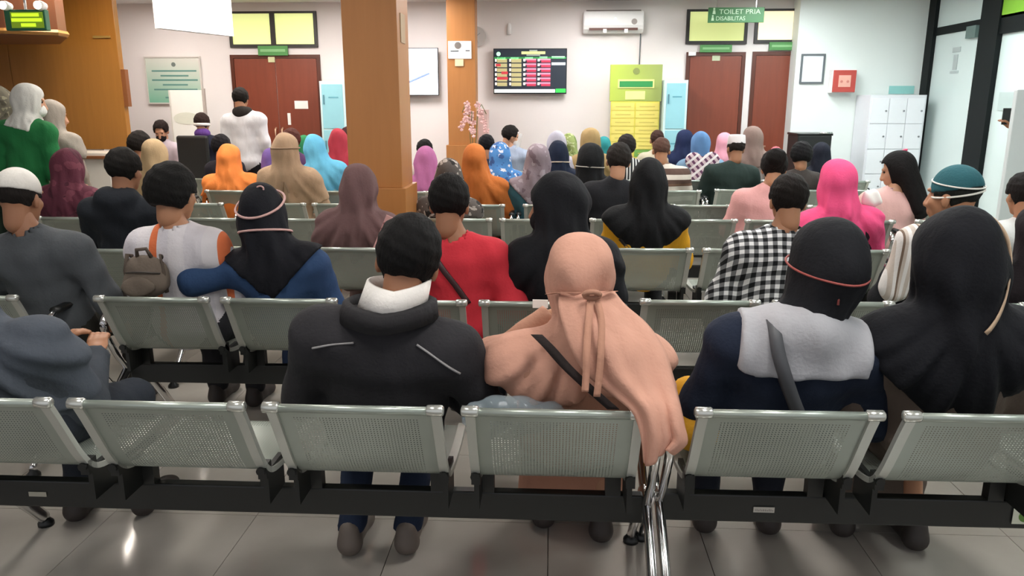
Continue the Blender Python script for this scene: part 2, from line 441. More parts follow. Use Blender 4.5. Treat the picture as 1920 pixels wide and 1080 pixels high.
# televisions
def tv(px0, px1, top, bot, Y, label, tilt=0):
    p, q = at(px0, top, Y), at(px1, bot, Y); w, h = q.x - p.x, p.z - q.z
    e = tag(empty('television', (p.x, Y, q.z)), label, 'television', 'wall televisions')
    box('casing', (0, 0, 0), (w, .05, h), M_black, e, .004)
    box('wall_bracket', (w * .4, .0502, h * .3), (w * .6, WY - Y - .002, h * .7), M_black, e)
    return e, w, h
e, w, h = tv(925, 1062, 91, 176, WY - .12, 'wall television showing a red and yellow schedule table')
sc = box('screen', (.012, -.004, .012), (w - .012, -.0005, h - .012), emit('1c2733', .5), e)
def R(nm, col, s, rects):
    for (x0, x1, z0, z1) in rects: MB().box(.012 + x0 * (w - .024), .012 + x1 * (w - .024), -.006, -.0042, .012 + z0 * (h - .024), .012 + z1 * (h - .024)).build(nm, emit(col, s), sc)
R('header_strip', '2f8f4a', .6, [(0, 1, .785, .825)])
R('column_heads', 'bff5cf', .8, [(.04, .16, .77, .82), (.23, .34, .77, .82), (.43, .54, .78, .825), (.63, .74, .79, .835), (.8, .98, .79, .84)])
R('title_bar', 'd8d98c', .8, [(.38, .71, .89, .95)])
R('title_text', '9aa49c', .6, [(.49, .6, .955, .985), (.45, .64, .855, .88)])
R('ticker', 'f4fff6', .9, [(0, .85, .01, .085)]); R('clock_box', '2fc84a', .8, [(.86, 1, .01, .1)])
R('date_text', 'e6f0fa', .85, [(.8, .99, .64, .70)])
tan, red, pink, wh = [], [], [], []
for r in range(6):
    z = .70 - r * .108
    for c_, x in enumerate((.01, .21)): tan.append((x + .03, x + .17, z, z + .085)); wh.append((x, x + .025, z + .02, z + .085))
    for x in (.405, .605): pink.append((x + .03, x + .18, z + .05, z + .088)); red.append((x + .05, x + .18, z, z + .05)); wh.append((x, x + .03, z + .025, z + .085))
R('yellow_row', 'b5ad7c', .6, tan); R('pink_row', 'd98aa6', .6, pink); R('red_row', 'b8324f', .6, red); R('row_number', 'efe6da', .8, wh)
for (x0, x1, z0, z1) in ((.02, .09, .615, .67), (.10, .19, .435, .495), (.04, .19, .31, .37)): MB().box(.012 + x0 * (w - .024), .012 + x1 * (w - .024), -.008, -.0062, .012 + z0 * (h - .024), .012 + z1 * (h - .024)).build('red_mark', emit('c43a44', .6), sc)
MB().lathe([(.001, -.008), (.03, -.008), (.03, -.0042), (.001, -.0042)], 14, (w * .07, 0, h * .88), 'y').build('emblem', emit('bdf5d2', .8), sc)
e, w, h = tv(700, 823, 90, 179, WY - .14, 'wall television with a bright white picture beside the near column')
sc = box('screen', (.01, -.004, .01), (w - .01, -.0005, h - .01), emit('f1f5ff', 1.0), e)
m = MB(); m.tube([(w * .5, -.006, h * .26), (w * .86, -.006, h * .47)], .014, 4, .3); m.build('picture_line', emit('7d93bd', .7), sc)
box('picture_mark', (w * .86, -.007, h * .46), (w * .93, -.0042, h * .6), emit('c9cbd6', .7), sc)

# wall clock behind the far column
p = at(893, 69, WY)
e = tag(empty('wall_clock', (p.x, WY, p.z)), 'round white wall clock half hidden by the far column', 'clock')
MB().lathe([(.001, -.035), (.125, -.035), (.125, -.002), (.001, -.002)], 28, (0, 0, 0), 'y').build('face', M_paper, e)
MB().lathe([(.125, -.04), (.14, -.04), (.14, -.002), (.125, -.002)], 28, (0, 0, 0), 'y').build('rim', plain('b8b4b0', .4), e)
MB().tube([(0, -.038, 0), (.06, -.038, .05)], .004, 5).tube([(0, -.038, 0), (.03, -.038, -.09)], .003, 5).build('hands', M_ink, e)
p, q = at(951, 45, WY), at(959, 65, WY)
tag(MB().lathe([(.001, 0), (.028, 0), (.028, .12), (.018, .15), (.001, .15)], 12, ((p.x + q.x) / 2, WY - .032, q.z)).build('air_freshener', M_white, smooth=True), 'small white air freshener canister on the wall above the schedule television', 'dispenser')

# air conditioner
p, q = at(1094, 20, WY - .2), at(1207, 61, WY - .2); w, h = q.x - p.x, p.z - q.z
e = tag(empty('air_conditioner', (p.x, WY - .2, q.z)), 'white split air conditioner high on the back wall', 'air conditioner')
prof = [(.199, 0), (.08, 0), (.02, .05), (0, .1), (0, h - .05), (.03, h), (.199, h)]
m = MB(); m.v = [(x, y, z) for x in (0, w) for y, z in prof]; n_ = len(prof)
m.f = [tuple(range(n_)), tuple(range(2 * n_ - 1, n_ - 1, -1))] + [(i, n_ + i, n_ + (i + 1) % n_, (i + 1) % n_) for i in range(n_)]
m.build('housing', M_white, e, bevel=.02)
box('air_slot', (w * .1, .0, .035), (w * .9, .05, .065), plain('5b3a31', .6), e)
box('top_grille', (w * .05, .03, h - .004), (w * .95, .16, h + .012), plain('6d6660', .7), e)
MB().lathe([(.001, -.004), (.018, -.004), (.018, 0), (.001, 0)], 12, (w * .53, 0, h * .62), 'y').build('display', emit('d5fff2', 1.0), e)
MB().lathe([(.001, -.003), (.04, -.003), (.04, 0), (.001, 0)], 14, (w * .84, 0, h * .5), 'y').build('badge_or_glint', plain('9a948f', .5), e)
for x in (.33, .68): box('louvre_clip', (w * x, -.004, .0), (w * x + .05, .03, .05), M_white, e)
p = at(1201, 61, WY); q = at(1203, 122, WY)
MB().tube([(w * .97, .17, .03), (w * .97, .185, q.z - e.location.z)], .008, 6).build('power_cable', M_ink, e)

# yellow and green information board
p, q = at(1145, 121, WY - .35), at(1235, 300, WY - .35); w = q.x - p.x; zt = p.z
e = tag(empty('information_stand', (p.x, WY - .35, 0)), 'tall green and yellow standing information board by the back wall', 'board')
zm = at(1145, 190, WY - .35).z
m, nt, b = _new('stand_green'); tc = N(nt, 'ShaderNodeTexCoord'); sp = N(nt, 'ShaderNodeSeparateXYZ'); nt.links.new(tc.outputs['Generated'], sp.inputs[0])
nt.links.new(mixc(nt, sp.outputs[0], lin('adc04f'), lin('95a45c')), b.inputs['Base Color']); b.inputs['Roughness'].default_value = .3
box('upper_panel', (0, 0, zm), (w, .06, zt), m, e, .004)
box('lower_panel', (.02, .005, .06), (w - .02, .055, zm), plain('d8cf58', .5), e)
box('foot', (0, -.15, 0), (w, .2, .059), M_white, e, .01)
M_yel = plain('dccd6a', .6, var=.03)
hgt = .1
for cidx in range(2):
    for r in range(9):
        x0 = .035 + cidx * (w - .05) / 2; z1 = zm - .02 - r * .108
        sheet = box('price_sheet', (x0, -.006, z1 - .1), (x0 + (w - .09) / 2, .0049, z1), M_yel if not (cidx == 1 and r == 6) else plain('6fa04c', .6), e)
        MB().box(x0 + .05, x0 + (w - .09) / 2 - .05, -.008, -.0062, z1 - .06, z1 - .045).build('print_line', plain('c2b45a', .6), sheet)
hb = zt - zm
box('title_frame', (w * .15, -.01, zm + hb * .36), (w * .85, -.001, zm + hb * .6), plain('d8e08a', .5), e)
box('title_bar', (w * .18, -.014, zm + hb * .39), (w * .82, -.0102, zm + hb * .55), plain('2c8a48', .5), e)
MB().lathe([(.001, -.006), (.045, -.006), (.045, -.0005), (.001, -.0005)], 16, (w * .5, 0, zm + hb * .82), 'y').build('emblem', plain('7e8a4a', .5), e)
box('notice_sheet', (w * .3, -.007, zm + hb * .05), (w * .68, -.0005, zm + hb * .28), plain('e8e48c', .6), e)

# pale blue lockers
def locker(px0, px1, top, Y, label, wside):
    p, q = at(px0, top, Y), at(px1, top, Y); w = q.x - p.x; zt = p.z; D = .4
    e = tag(empty('metal_cabinet', (p.x, Y, 0)), label, 'cabinet', 'pale blue metal cabinets')
    box('body', (0, .005, .0), (w, D, zt), plain('cfe8e8', .4, var=.03), e, .004)
    hh = (zt - .06) / 3
    for i in range(3):
        z0 = .03 + i * hh
        d = box('cabinet_door', (.03, -.008, z0 + .012), (w - .03, .0049, z0 + hh - .012), plain('8fc6cf', .4, var=.03), e, .003)
        box('handle', (.05, -.022, z0 + hh * .55), (.066, -.0082, z0 + hh * .75), plain('4f7f8c', .4), d)
        MB().box(w * .35, w * .75, -.011, -.0082, z0 + hh * .68, z0 + hh * .71).build('vent_slots', plain('5f9fae', .5), d)
    return e
locker(598, 645, 152, WY - .5, 'pale blue metal cabinet between the double door and the near column', 1)
locker(1247, 1291, 150, WY - .5, 'pale blue metal cabinet between the yellow information board and the brown door', 0)

# right hand wall items
p, q = at(1503, 101, RWY - .01), at(1543, 157, RWY - .01); w, h = q.x - p.x, p.z - q.z
e = tag(empty('picture_frame', (p.x, RWY - .0, q.z)), 'dark framed blank white certificate on the right end wall', 'picture frame')
MB().box(0, .025, -.025, -.001, 0, h).box(w - .025, w, -.025, -.001, 0, h).box(.025, w - .025, -.025, -.001, 0, .025).box(.025, w - .025, -.025, -.001, h - .025, h).build('frame', plain('5b6165', .5), e)
box('sheet', (.025, -.015, .025), (w - .025, -.001, h - .025), plain('d9e2e8', .4), e)
p, q = at(1563, 130, RWY - .16), at(1604, 174, RWY - .16); w, h = q.x - p.x, p.z - q.z
e = tag(empty('fire_alarm_box', (p.x, RWY - .16, q.z)), 'white and red fire alarm box on the right end wall', 'alarm box')
box('housing', (0, .02, 0), (w, .159, h), plain('e6e2e0', .4), e, .006)
box('red_front', (.01, 0, .01), (w - .01, .0199, h - .01), plain('b5473f', .4), e, .004)
box('label_plate', (w * .25, -.006, h * .25), (w * .75, -.0002, h * .75), plain('e0a99a', .5), e)
for x in (.37, .63): MB().lathe([(.001, -.011), (.018, -.011), (.018, -.0062), (.001, -.0062)], 10, (w * x, 0, h * .48), 'y').build('call_button', plain('c87f72', .5), e)
p, q = at(1668, 161, RWY - .01), at(1713, 176, RWY - .01)
tag(box('wall_label', (p.x, RWY - .012, q.z), (q.x, RWY - .001, p.z), plain('8fc9c4', .5)), 'small teal label on the wall above the white lockers', 'sign')
LY = 10.7
p, q = at(1633, 178, LY), at(1739, 178, LY); w = q.x - p.x; zt = p.z
e = tag(empty('locker_unit', (p.x, LY, 0)), 'white three column locker unit against the right end wall', 'lockers')
box('body', (0, .006, 0), (w, RWY - LY - .01, zt), plain('d9dbe0', .45, var=.02), e, .004)
M_ld = plain('e6e9ee', .4, var=.02); rows = 5; ch = (zt - .1) / rows; cw = (w - .04) / 3
for i in range(3):
    for j in range(rows):
        x0, z0 = .02 + i * cw, .06 + j * ch
        d = box('locker_door', (x0 + .004, -.008, z0 + .004), (x0 + cw - .004, .0059, z0 + ch - .004), M_ld, e, .003)
        MB().lathe([(.001, -.02), (.012, -.02), (.012, -.0082), (.001, -.0082)], 10, (x0 + cw - .035, 0, z0 + ch * .5), 'y').build('lock_knob', plain('8a8d92', .3, .6), d)
p, q = at(1497, 250, 10.4), at(1556, 300, 10.4); w = q.x - p.x; zt = p.z
e = tag(empty('black_cabinet', (p.x, 10.4, 0)), 'black upright machine with a shiny top rail below the framed certificate', 'machine')
box('body', (0, 0, .0), (w, .45, zt - .03), M_black, e, .01)
box('top_lid', (-.01, -.01, zt - .03), (w + .01, .46, zt), plain('0f1112', .3), e, .006)
MB().tube([(w * .62, -.02, zt + .006), (w * .98, -.02, zt + .006)], .012, 8).build('top_rail', M_chrome, e, True)
MB().lathe([(.001, -.01), (.02, -.01), (.02, -.0005), (.001, -.0005)], 10, (w * .62, 0, zt - .22), 'y').build('badge_or_glint', M_chrome, e)  # chrome disc models a glint of light on the black front

# glazed wall on the right with dark frames
GX = xr1 + .06
def gy(px, py=200): return atx(px, py, GX).y
yA0, yA1, yB0, yB1 = RWY, gy(1751, 120), gy(1829, 200), gy(1864, 200)
zbar = atx(1800, 52, GX).z
gw = tag(empty('wall_right', (GX, 0, 0)), kind='structure')
M_frame = plain('0d1213', .6, var=.1, spec=.2)
M_frost = plain('cfdcda', .25, var=.02, scale=2)
yE = 5.2
MB().box(-.06, .06, yA1, RWY - .002, 0, CEIL).build('frame_post', M_frame, gw)
MB().box(-.08, .08, yB1, yB0, 0, CEIL).build('frame_post', M_frame, gw)
MB().box(-.03, .03, yB0, yA1, zbar - .05, zbar + .05).build('transom_bar', M_frame, gw)
MB().box(-.06, .06, yE, yB1, zbar - .16, zbar + .04).build('door_header', M_frame, gw)
box('pane', (-.012, yB0, 0), (.012, yA1, zbar - .05), M_frost, gw)
box('pane', (-.012, yB0, zbar + .05), (.012, yA1, CEIL), M_frost, gw)
dl = box('door_panel', (-.02, yE + .1, 0), (.02, yB1, zbar - .16), M_frost, gw)
box('pane', (-.012, yE, zbar + .04), (.012, yB1, CEIL), plain('d9cbb8', .3), gw)
a = atx(1797, 90, GX).y; z0, z1 = atx(1800, 137, GX).z, atx(1800, 88, GX).z
m = MB(); m.box(-.02, -.0125, a - .10, a + .10, z0, z0 + .03); m.box(-.02, -.0125, a - .05, a + .05, z0 + .045, z1 - .09); m.box(-.02, -.0125, a - .09, a + .1, z1 - .06, z1)
tag(m.build('door_sticker', plain('aab4b4', .4)), 'faint grey sticker on the frosted glass between the dark frames', 'sticker').location = (GX, 0, 0)
a = atx(1830, 60, GX); tag(box('door_closer', (GX - .07, a.y - .12, a.z - .07), (GX - .0125, a.y + .1, a.z + .07), plain('5f7370', .5)), 'grey green door closer under the glazed wall transom bar', 'door closer')
a, b = atx(1880, 8, GX), atx(1925, 30, GX)
tag(box('green_sign', (GX - .06, b.y - .5, b.z + .02), (GX - .0125, a.y, CEIL - .02), plain('7fb52e', .5)), 'bright green sign above the glazed door at the upper right corner', 'sign')
a = atx(1888, 190, GX); tag(box('door_notice', (GX - .03, a.y - .35, a.z - .1), (GX - .0205, a.y + .12, a.z + .1), plain('b4c2c0', .5)), 'grey notice on the frosted door panel above the raised hand', 'notice')
tag(box('wall_right_front', (GX - .05, -1.0, -.02), (GX + .05, yE, CEIL + .02), M_wallr), kind='structure')
tag(box('wall_left_front', (-9.0, -1.0, -.02), (-8.9, 8.9, CEIL + .02), M_wall), kind='structure')
# white partition standing in front of the glazed door
PY = 6.6
p = at(1908, 168, PY)
tag(box('partition_panel', (p.x, PY, 0), (p.x + .9, PY + .05, p.z), plain('cdd3d2', .5, var=.02), bevel=.006), 'plain white partition panel at the right edge of the frame', 'partition')

# ------------------------------------------------------------------ reception corner on the left
BY = 8.9
xw = at(227, 150, BY).x; zb = at(200, 280, BY).z
rw = tag(empty('wall_left', (xw, BY, 0)), kind='structure')
pw = 1.3
for i in range(3):
    box('wood_panel', (-(i + 1) * pw + .006, 0, zb), (-i * pw, .09, CEIL), M_wood, rw, .004)
box('lower_wall', (-3.9, .02, 0), (-.35, .09, zb), M_wall, rw)
MB().box(.0, .05, .01, .08, at(230, 200, BY).z, at(230, 130, BY).z).build('edge_board', M_wood2, rw)
p = at(190, 69, BY - .02); tag(box('wall_strip', (p.x - .1, BY - .02, p.z - .012), (p.x + .1, BY - .002, p.z + .012), plain('c9a860', .2, .5)), 'thin brass-coloured strip high on the wooden reception wall', 'strip')  # plain yellow half-metallic strip
# counter in front of it
xc = at(206, 320, 8.1).x; zc = at(185, 287, 8.1).z
e = tag(empty('reception_counter', (xc, 8.1, 0)), 'white reception counter with a brown ledge below the wooden wall', 'counter')
box('front_panel', (-3.0, 0, 0), (0, .45, zc - .06), plain('dedad2', .5, var=.02), e, .004)
box('ledge', (-3.0, -.04, zc - .06), (.03, .47, zc - .03), M_wood2, e, .003)
box('top', (-3.0, -.02, zc - .03), (.01, .46, zc), plain('e2ddd2', .3), e, .003)
# canopy with an emergency light
KY = 7.4
kx = at(122, 75, KY).x; kz = at(60, 66, KY).z
e = tag(empty('ceiling_canopy', (kx, KY, kz)), 'brown wooden canopy hanging over the reception counter', 'canopy')
prof = []
m = MB()
pts = [(-2.6, -.5), (-1.2, -.28), (-.5, -.1), (-.12, .1), (-.16, .3), (-.75, 1.1), (-2.6, 1.1)]
b0 = 0
for z in (0, CEIL - kz + .01): m.v += [(x, y, z) for x, y in pts]
n_ = len(pts); m.f = [tuple(reversed(range(n_))), tuple(range(n_, 2 * n_))] + [(i, (i + 1) % n_, n_ + (i + 1) % n_, n_ + i) for i in range(n_)]
m.build('canopy_box', wood('63381f', '74462a', .35), e)
m = MB().tube([(x, y - .012, .03) for x, y in pts[:5]], .03, 6).build('edge_strip', wood('a5763f', 'b5854a', .35), e)
SX = 6.75
p, q = at(6, 18, SX), at(88, 57, SX); w, h = q.x - p.x, p.z - q.z
e = tag(empty('emergency_light', (p.x, SX, q.z)), 'glowing green exit sign with two round spot lamps under the canopy', 'emergency light')
box('housing', (0, 0, 0), (w, .06, h), plain('2a6a4a', .4), e, .006)
m, nt, b = _new('exit_face'); tc = N(nt, 'ShaderNodeTexCoord'); sp = N(nt, 'ShaderNodeSeparateXYZ'); nt.links.new(tc.outputs['Object'], sp.inputs[0])
b.inputs['Emission Color'].default_value = lin('a8d01e'); b.inputs['Base Color'].default_value = lin('a8d01e'); b.inputs['Emission Strength'].default_value = .75
box('lit_panel', (w * .16, -.006, h * .12), (w * .95, -.0005, h * .88), emit('6f8a1c', .6), e)
L = MB()
for i, (a, b_) in enumerate(((.2, .86), (.18, .92), (.4, .76))): L.box(w * a, w * b_, -.009, -.0062, h * (.66 - i * .24), h * (.82 - i * .24))
L.build('lit_lines', emit('c8ee2c', .95), e)
for x in (.08, .93):
    l = MB().lathe([(.001, -.06), (.035, -.06), (.042, -.03), (.03, .03), (.001, .03)], 16, (w * x, .02, h + .03), 'y').build('spot_lamp', M_white, e, True)
    MB().lathe([(.001, -.047), (.034, -.047), (.034, -.0405), (.001, -.0405)], 16, (w * x, .0, h + .03), 'y').build('lamp_lens', emit('f4ffe8', 4.0), l)
MB().tube([(w * .5, .03, h), (w * .5, .03, CEIL - q.z - .001)], .012, 8).build('hanger_rod', M_chrome, e)

# hanging light box near the ceiling, left of the double door
zl = 2.42
A, B = atz(303, 53, zl), atz(437, 68, zl)
ang = math.atan2(B.y - A.y, B.x - A.x); wl = (B - A).length
e = tag(empty('hanging_light_box', A, ang), 'blank glowing white light box hanging from the ceiling', 'light box')
box('lit_face', (.0, -.01, .0), (wl, .0, CEIL - zl - .06), emit('ffffff', 1.6), e)
box('casing', (.0, .0005, .0), (wl, .09, CEIL - zl - .06), M_white, e)
MB().tube([(wl * .2, .045, CEIL - zl - .06), (wl * .2, .045, CEIL - zl - .001)], .008, 6).tube([(wl * .8, .045, CEIL - zl - .06), (wl * .8, .045, CEIL - zl - .001)], .008, 6).build('hanger_rods', M_chrome, e)
print('LIGHTBOX', A, B, wl)

# white screen behind the desk
p, q = at(318, 169, 11.0), at(390, 300, 11.0); w = q.x - p.x
e = tag(empty('white_screen', (p.x, 11.0, 0)), 'white standing screen panel in front of the teal wall board', 'screen')
box('panel', (0, 0, .12), (w, .03, p.z), plain('f2f2ea', .5, var=.02), e, .003)
box('edge_post', (w, -.005, 0), (w + .035, .04, p.z + .02), plain('b3aaa2', .5), e)
box('edge_post', (-.02, -.005, 0), (-.0005, .04, p.z), plain('d9d5cc', .5), e)
MB().lathe([(.001, -.004), (.19, -.004), (.19, -.0005), (.001, -.0005)], 24, (0, 0, 0), 'y').build('oval_print', plain('dcdfce', .5), e).matrix_local = Matrix.Translation((w * .45, 0, at(350, 222, 11.0).z)) @ Matrix.Diagonal((1, 1, .45, 1))
# orchid beside the far column
ox = at(886, 250, 10.3).x
e = tag(empty('potted_orchid', (ox, 10.3, 0)), 'pink orchid in a tall pale pot in front of the far column', 'plant')
MB().lathe([(.001, 0), (.11, 0), (.09, .05), (.07, .5), (.12, .9), (.11, .9), (.001, .86)], 18).build('pot', plain('cdb4ae', .4), e, True)
rnd = random.Random(4)
flo = MB()
petal = []
for s_, (dx, ztop) in enumerate(((-.05, 1.66), (.08, 1.64), (.0, 1.55))):
    st = [(0, 0, .86), (dx * .6, 0, 1.2), (dx * .9, -.02, ztop - .08), (dx * 1.6, -.06, ztop), (dx * 2.4, -.1, ztop - .12)]
    MB().tube(st, .006, 5).build('stem', plain('6b6b42', .6), e, True)
    for k in range(7):
        c = Vector((dx * (1 + .25 * k) + rnd.uniform(-.02, .02), -.05 + rnd.uniform(-.04, .02), ztop - .01 - k * .05 + rnd.uniform(-.02, .02)))
        fm = MB()
        for a in range(5):
            th = a * 2 * math.pi / 5 + rnd.random(); d = Vector((math.cos(th), -.25, math.sin(th)))
            t1 = Vector((-math.sin(th), 0, math.cos(th))) * .02
            b_ = len(fm.v); tip = c + d * .048
            fm.v += [tuple(c), tuple(c + d * .028 + t1), tuple(tip), tuple(c + d * .028 - t1), tuple(c + d * .028 + Vector((0, -.008, 0)))]
            fm.f += [(b_, b_ + 1, b_ + 4), (b_ + 1, b_ + 2, b_ + 4), (b_ + 2, b_ + 3, b_ + 4), (b_ + 3, b_, b_ + 4)]
        fm.build('blossom', plain('e8bcb8', .6), e)
p, q = at(896, 206, 11.2), at(915, 290, 11.2)
tag(box('pink_box', (p.x, 11.2, 0), (q.x, 11.44, p.z), plain('dcbdb8', .6), bevel=.004), 'tall pale pink box standing behind the orchid', 'box')
# office chair at the desk
def office_chair(px, Y, ztop, rz, label):
    x = at(px, 250, Y).x
    e = tag(empty('office_chair', (x, Y, 0), rz), label, 'chair', 'black office chairs')
    box('seat', (-.23, -.22, .42), (.23, .24, .49), M_black, e, .03)
    box('backrest', (-.21, -.28, .6), (.21, -.22, ztop), M_black, e, .03)
    MB().tube([(0, -.25, .62), (0, -.24, .45), (0, -.1, .42)], .02, 8).build('back_support', M_black, e, True)
    MB().tube([(0, 0, .42), (0, 0, .1)], .028, 10).build('pedestal', M_chrome, e, True)
    for k in range(5):
        th = k * 2 * math.pi / 5 + .3
        MB().tube([(0, 0, .11), (.28 * math.cos(th), .28 * math.sin(th), .06)], .02, 6).build('leg', M_black, e)
        MB().lathe([(.001, -.02), (.03, -.02), (.03, .02), (.001, .02)], 10, (.28 * math.cos(th), .28 * math.sin(th), .031), 'y').build('castor', M_black, e)
    return e

# ------------------------------------------------------------------ waiting benches
SP, SW = .575, .505
M_perf = perforated()
M_rail = plain('b9bcb4', .35, .35, var=.04)
M_beam = plain('1a1c1a', .45, var=.12)
def spline(P, n=5):
    P = [Vector(p) for p in P]; out = []
    for i in range(len(P) - 1):
        p0, p1, p2, p3 = P[max(i - 1, 0)], P[i], P[i + 1], P[min(i + 2, len(P) - 1)]
        for k in range(n):
            t = k / n
            out.append(.5 * ((2 * p1) + (p2 - p0) * t + (2 * p0 - 5 * p1 + 4 * p2 - p3) * t * t + (3 * p1 - p0 - 3 * p2 + p3) * t ** 3))
    out.append(P[-1]); return out
PROF = spline([(0, .798, 0), (.035, .735, 0), (.10, .61, 0), (.135, .555, 0), (.165, .522, 0), (.215, .50, 0), (.32, .485, 0), (.47, .478, 0), (.60, .484, 0), (.64, .474, 0), (.648, .452, 0)], 3)
PROF = [(p.x, p.y) for p in PROF]
def seat_sheet():
    n = len(PROF); xs = [.028, .14, .2525, .365, .477]; v = []; uv = []; s = 0
    for i, (y, z) in enumerate(PROF):
        if i: s += math.hypot(y - PROF[i - 1][0], z - PROF[i - 1][1])
        for x in xs: v.append((x, y, z)); uv.append((x, s))
    f = []
    k = len(xs)
    for i in range(n - 1):
        for j in range(k - 1): f.append((i * k + j, (i + 1) * k + j, (i + 1) * k + j + 1, i * k + j + 1))
    me = bpy.data.meshes.new('seat_shell'); me.from_pydata(v, [], f); me.update()
    l = me.uv_layers.new(name='UVMap')
    for lp in me.loops: l.data[lp.index].uv = uv[lp.vertex_index]
    me.materials.append(M_perf); me.shade_smooth(); return me
def rail(x0):
    m = MB(); n = len(PROF)
    for i, (y, z) in enumerate(PROF):
        a = PROF[max(i - 1, 0)]; b = PROF[min(i + 1, n - 1)]
        ty, tz = b[0] - a[0], b[1] - a[1]; L = math.hypot(ty, tz); ny, nz = -tz / L, ty / L
        if nz < 0 and abs(nz) > .2 and i > n // 3: ny, nz = -ny, -nz
        h = .009
        # outwards normal towards the back/below
        ny, nz = (tz / L, -ty / L)
        for (x, o) in ((x0, -h), (x0 + .028, -h), (x0 + .028, h), (x0, h)): m.v.append((x, y + ny * o, z + nz * o))
    for i in range(n - 1):
        for k in range(4): m.f.append((i * 4 + k, i * 4 + (k + 1) % 4, (i + 1) * 4 + (k + 1) % 4, (i + 1) * 4 + k))
    m.f += [(3, 2, 1, 0), tuple((n - 1) * 4 + k for k in range(4))]
    return m.mesh('side_rail', M_rail)
ME_shell = seat_sheet(); ME_rail = rail(0.0)
ME_top = MB().tube([(.0, -.004, .80), (SW, -.004, .80)], .0125, 10).mesh('top_rail', plain('a9b2a9', .3, .5), True)
ME_cap = MB().tube([(-.012, -.004, .802), (-.008, -.004, .802), (.035, -.004, .802), (.04, -.004, .802)], [.008, .0165, .0165, .012], 10).mesh('corner_cap', plain('cfd2cb', .2, .7), True)
br = MB().box(-.012, .016, .135, .18, .50, .548).box(-.006, .010, .16, .30, .40, .515)
br.lathe([(.001, -.012), (.014, -.012), (.014, .01), (.001, .01)], 10, (.0, .137, .53), 'y')
ME_br = br.mesh('bracket', M_beam)
ME_sup = MB().box(.0, .05, .272, .31, .395, .476).mesh('seat_support', M_beam)
def bench_proto(n):
    W = SP * (n - 1) + SW
    e = empty('waiting_bench')
    MB().box(-.045, W + .045, .27, .31, .303, .402).build('beam', M_beam, e, bevel=.006)
    for i in range(n):
        s = link('seat', ME_shell, e); s.location.x = i * SP
        for x, me, nm in ((0, ME_rail, 'side_rail'), (SW - .028, ME_rail, 'side_rail'), (0, ME_top, 'top_rail'), (0, ME_cap, 'corner_cap'), (SW - .03, ME_cap, 'corner_cap'),
                          (.012, ME_br, 'bracket'), (SW - .016, ME_br, 'bracket'), (.01, ME_sup, 'seat_support'), (SW - .08, ME_sup, 'seat_support')):
            c = link(nm, me, s); c.location.x = x
    for x in (-.055, W + .055):
        leg = MB().tube([tuple((x, q.x, q.y)) for q in spline([(-.14, .03, 0), (-.06, .11, 0), (.10, .26, 0), (.24, .36, 0), (.31, .385, 0), (.38, .36, 0), (.50, .22, 0), (.60, .10, 0), (.655, .03, 0)], 4)], .026, 10, .62).build('leg', M_chrome, e, True)
        for y in (-.14, .655): MB().lathe([(.001, 0), (.03, 0), (.03, .014), (.016, .03), (.012, .05), (.001, .05)], 12, (x, y, 0)).build('foot_pad', M_black, leg, True)
        MB().tube([tuple((x, q.x, q.y)) for q in spline([(.28, .36, 0), (.20, .46, 0), (.12, .60, 0), (.115, .66, 0), (.17, .695, 0), (.34, .70, 0), (.50, .69, 0), (.555, .65, 0), (.55, .58, 0), (.47, .47, 0), (.34, .38, 0)], 4)], .015, 10).build('armrest', M_chrome, e, True)
        MB().tube([tuple((x, y, .705 if .2 < y < .48 else .70)) for y in (.16, .2, .34, .48, .5)], .019, 8, 1.3).build('arm_pad', M_black, e, True)
    return e
protos = {}
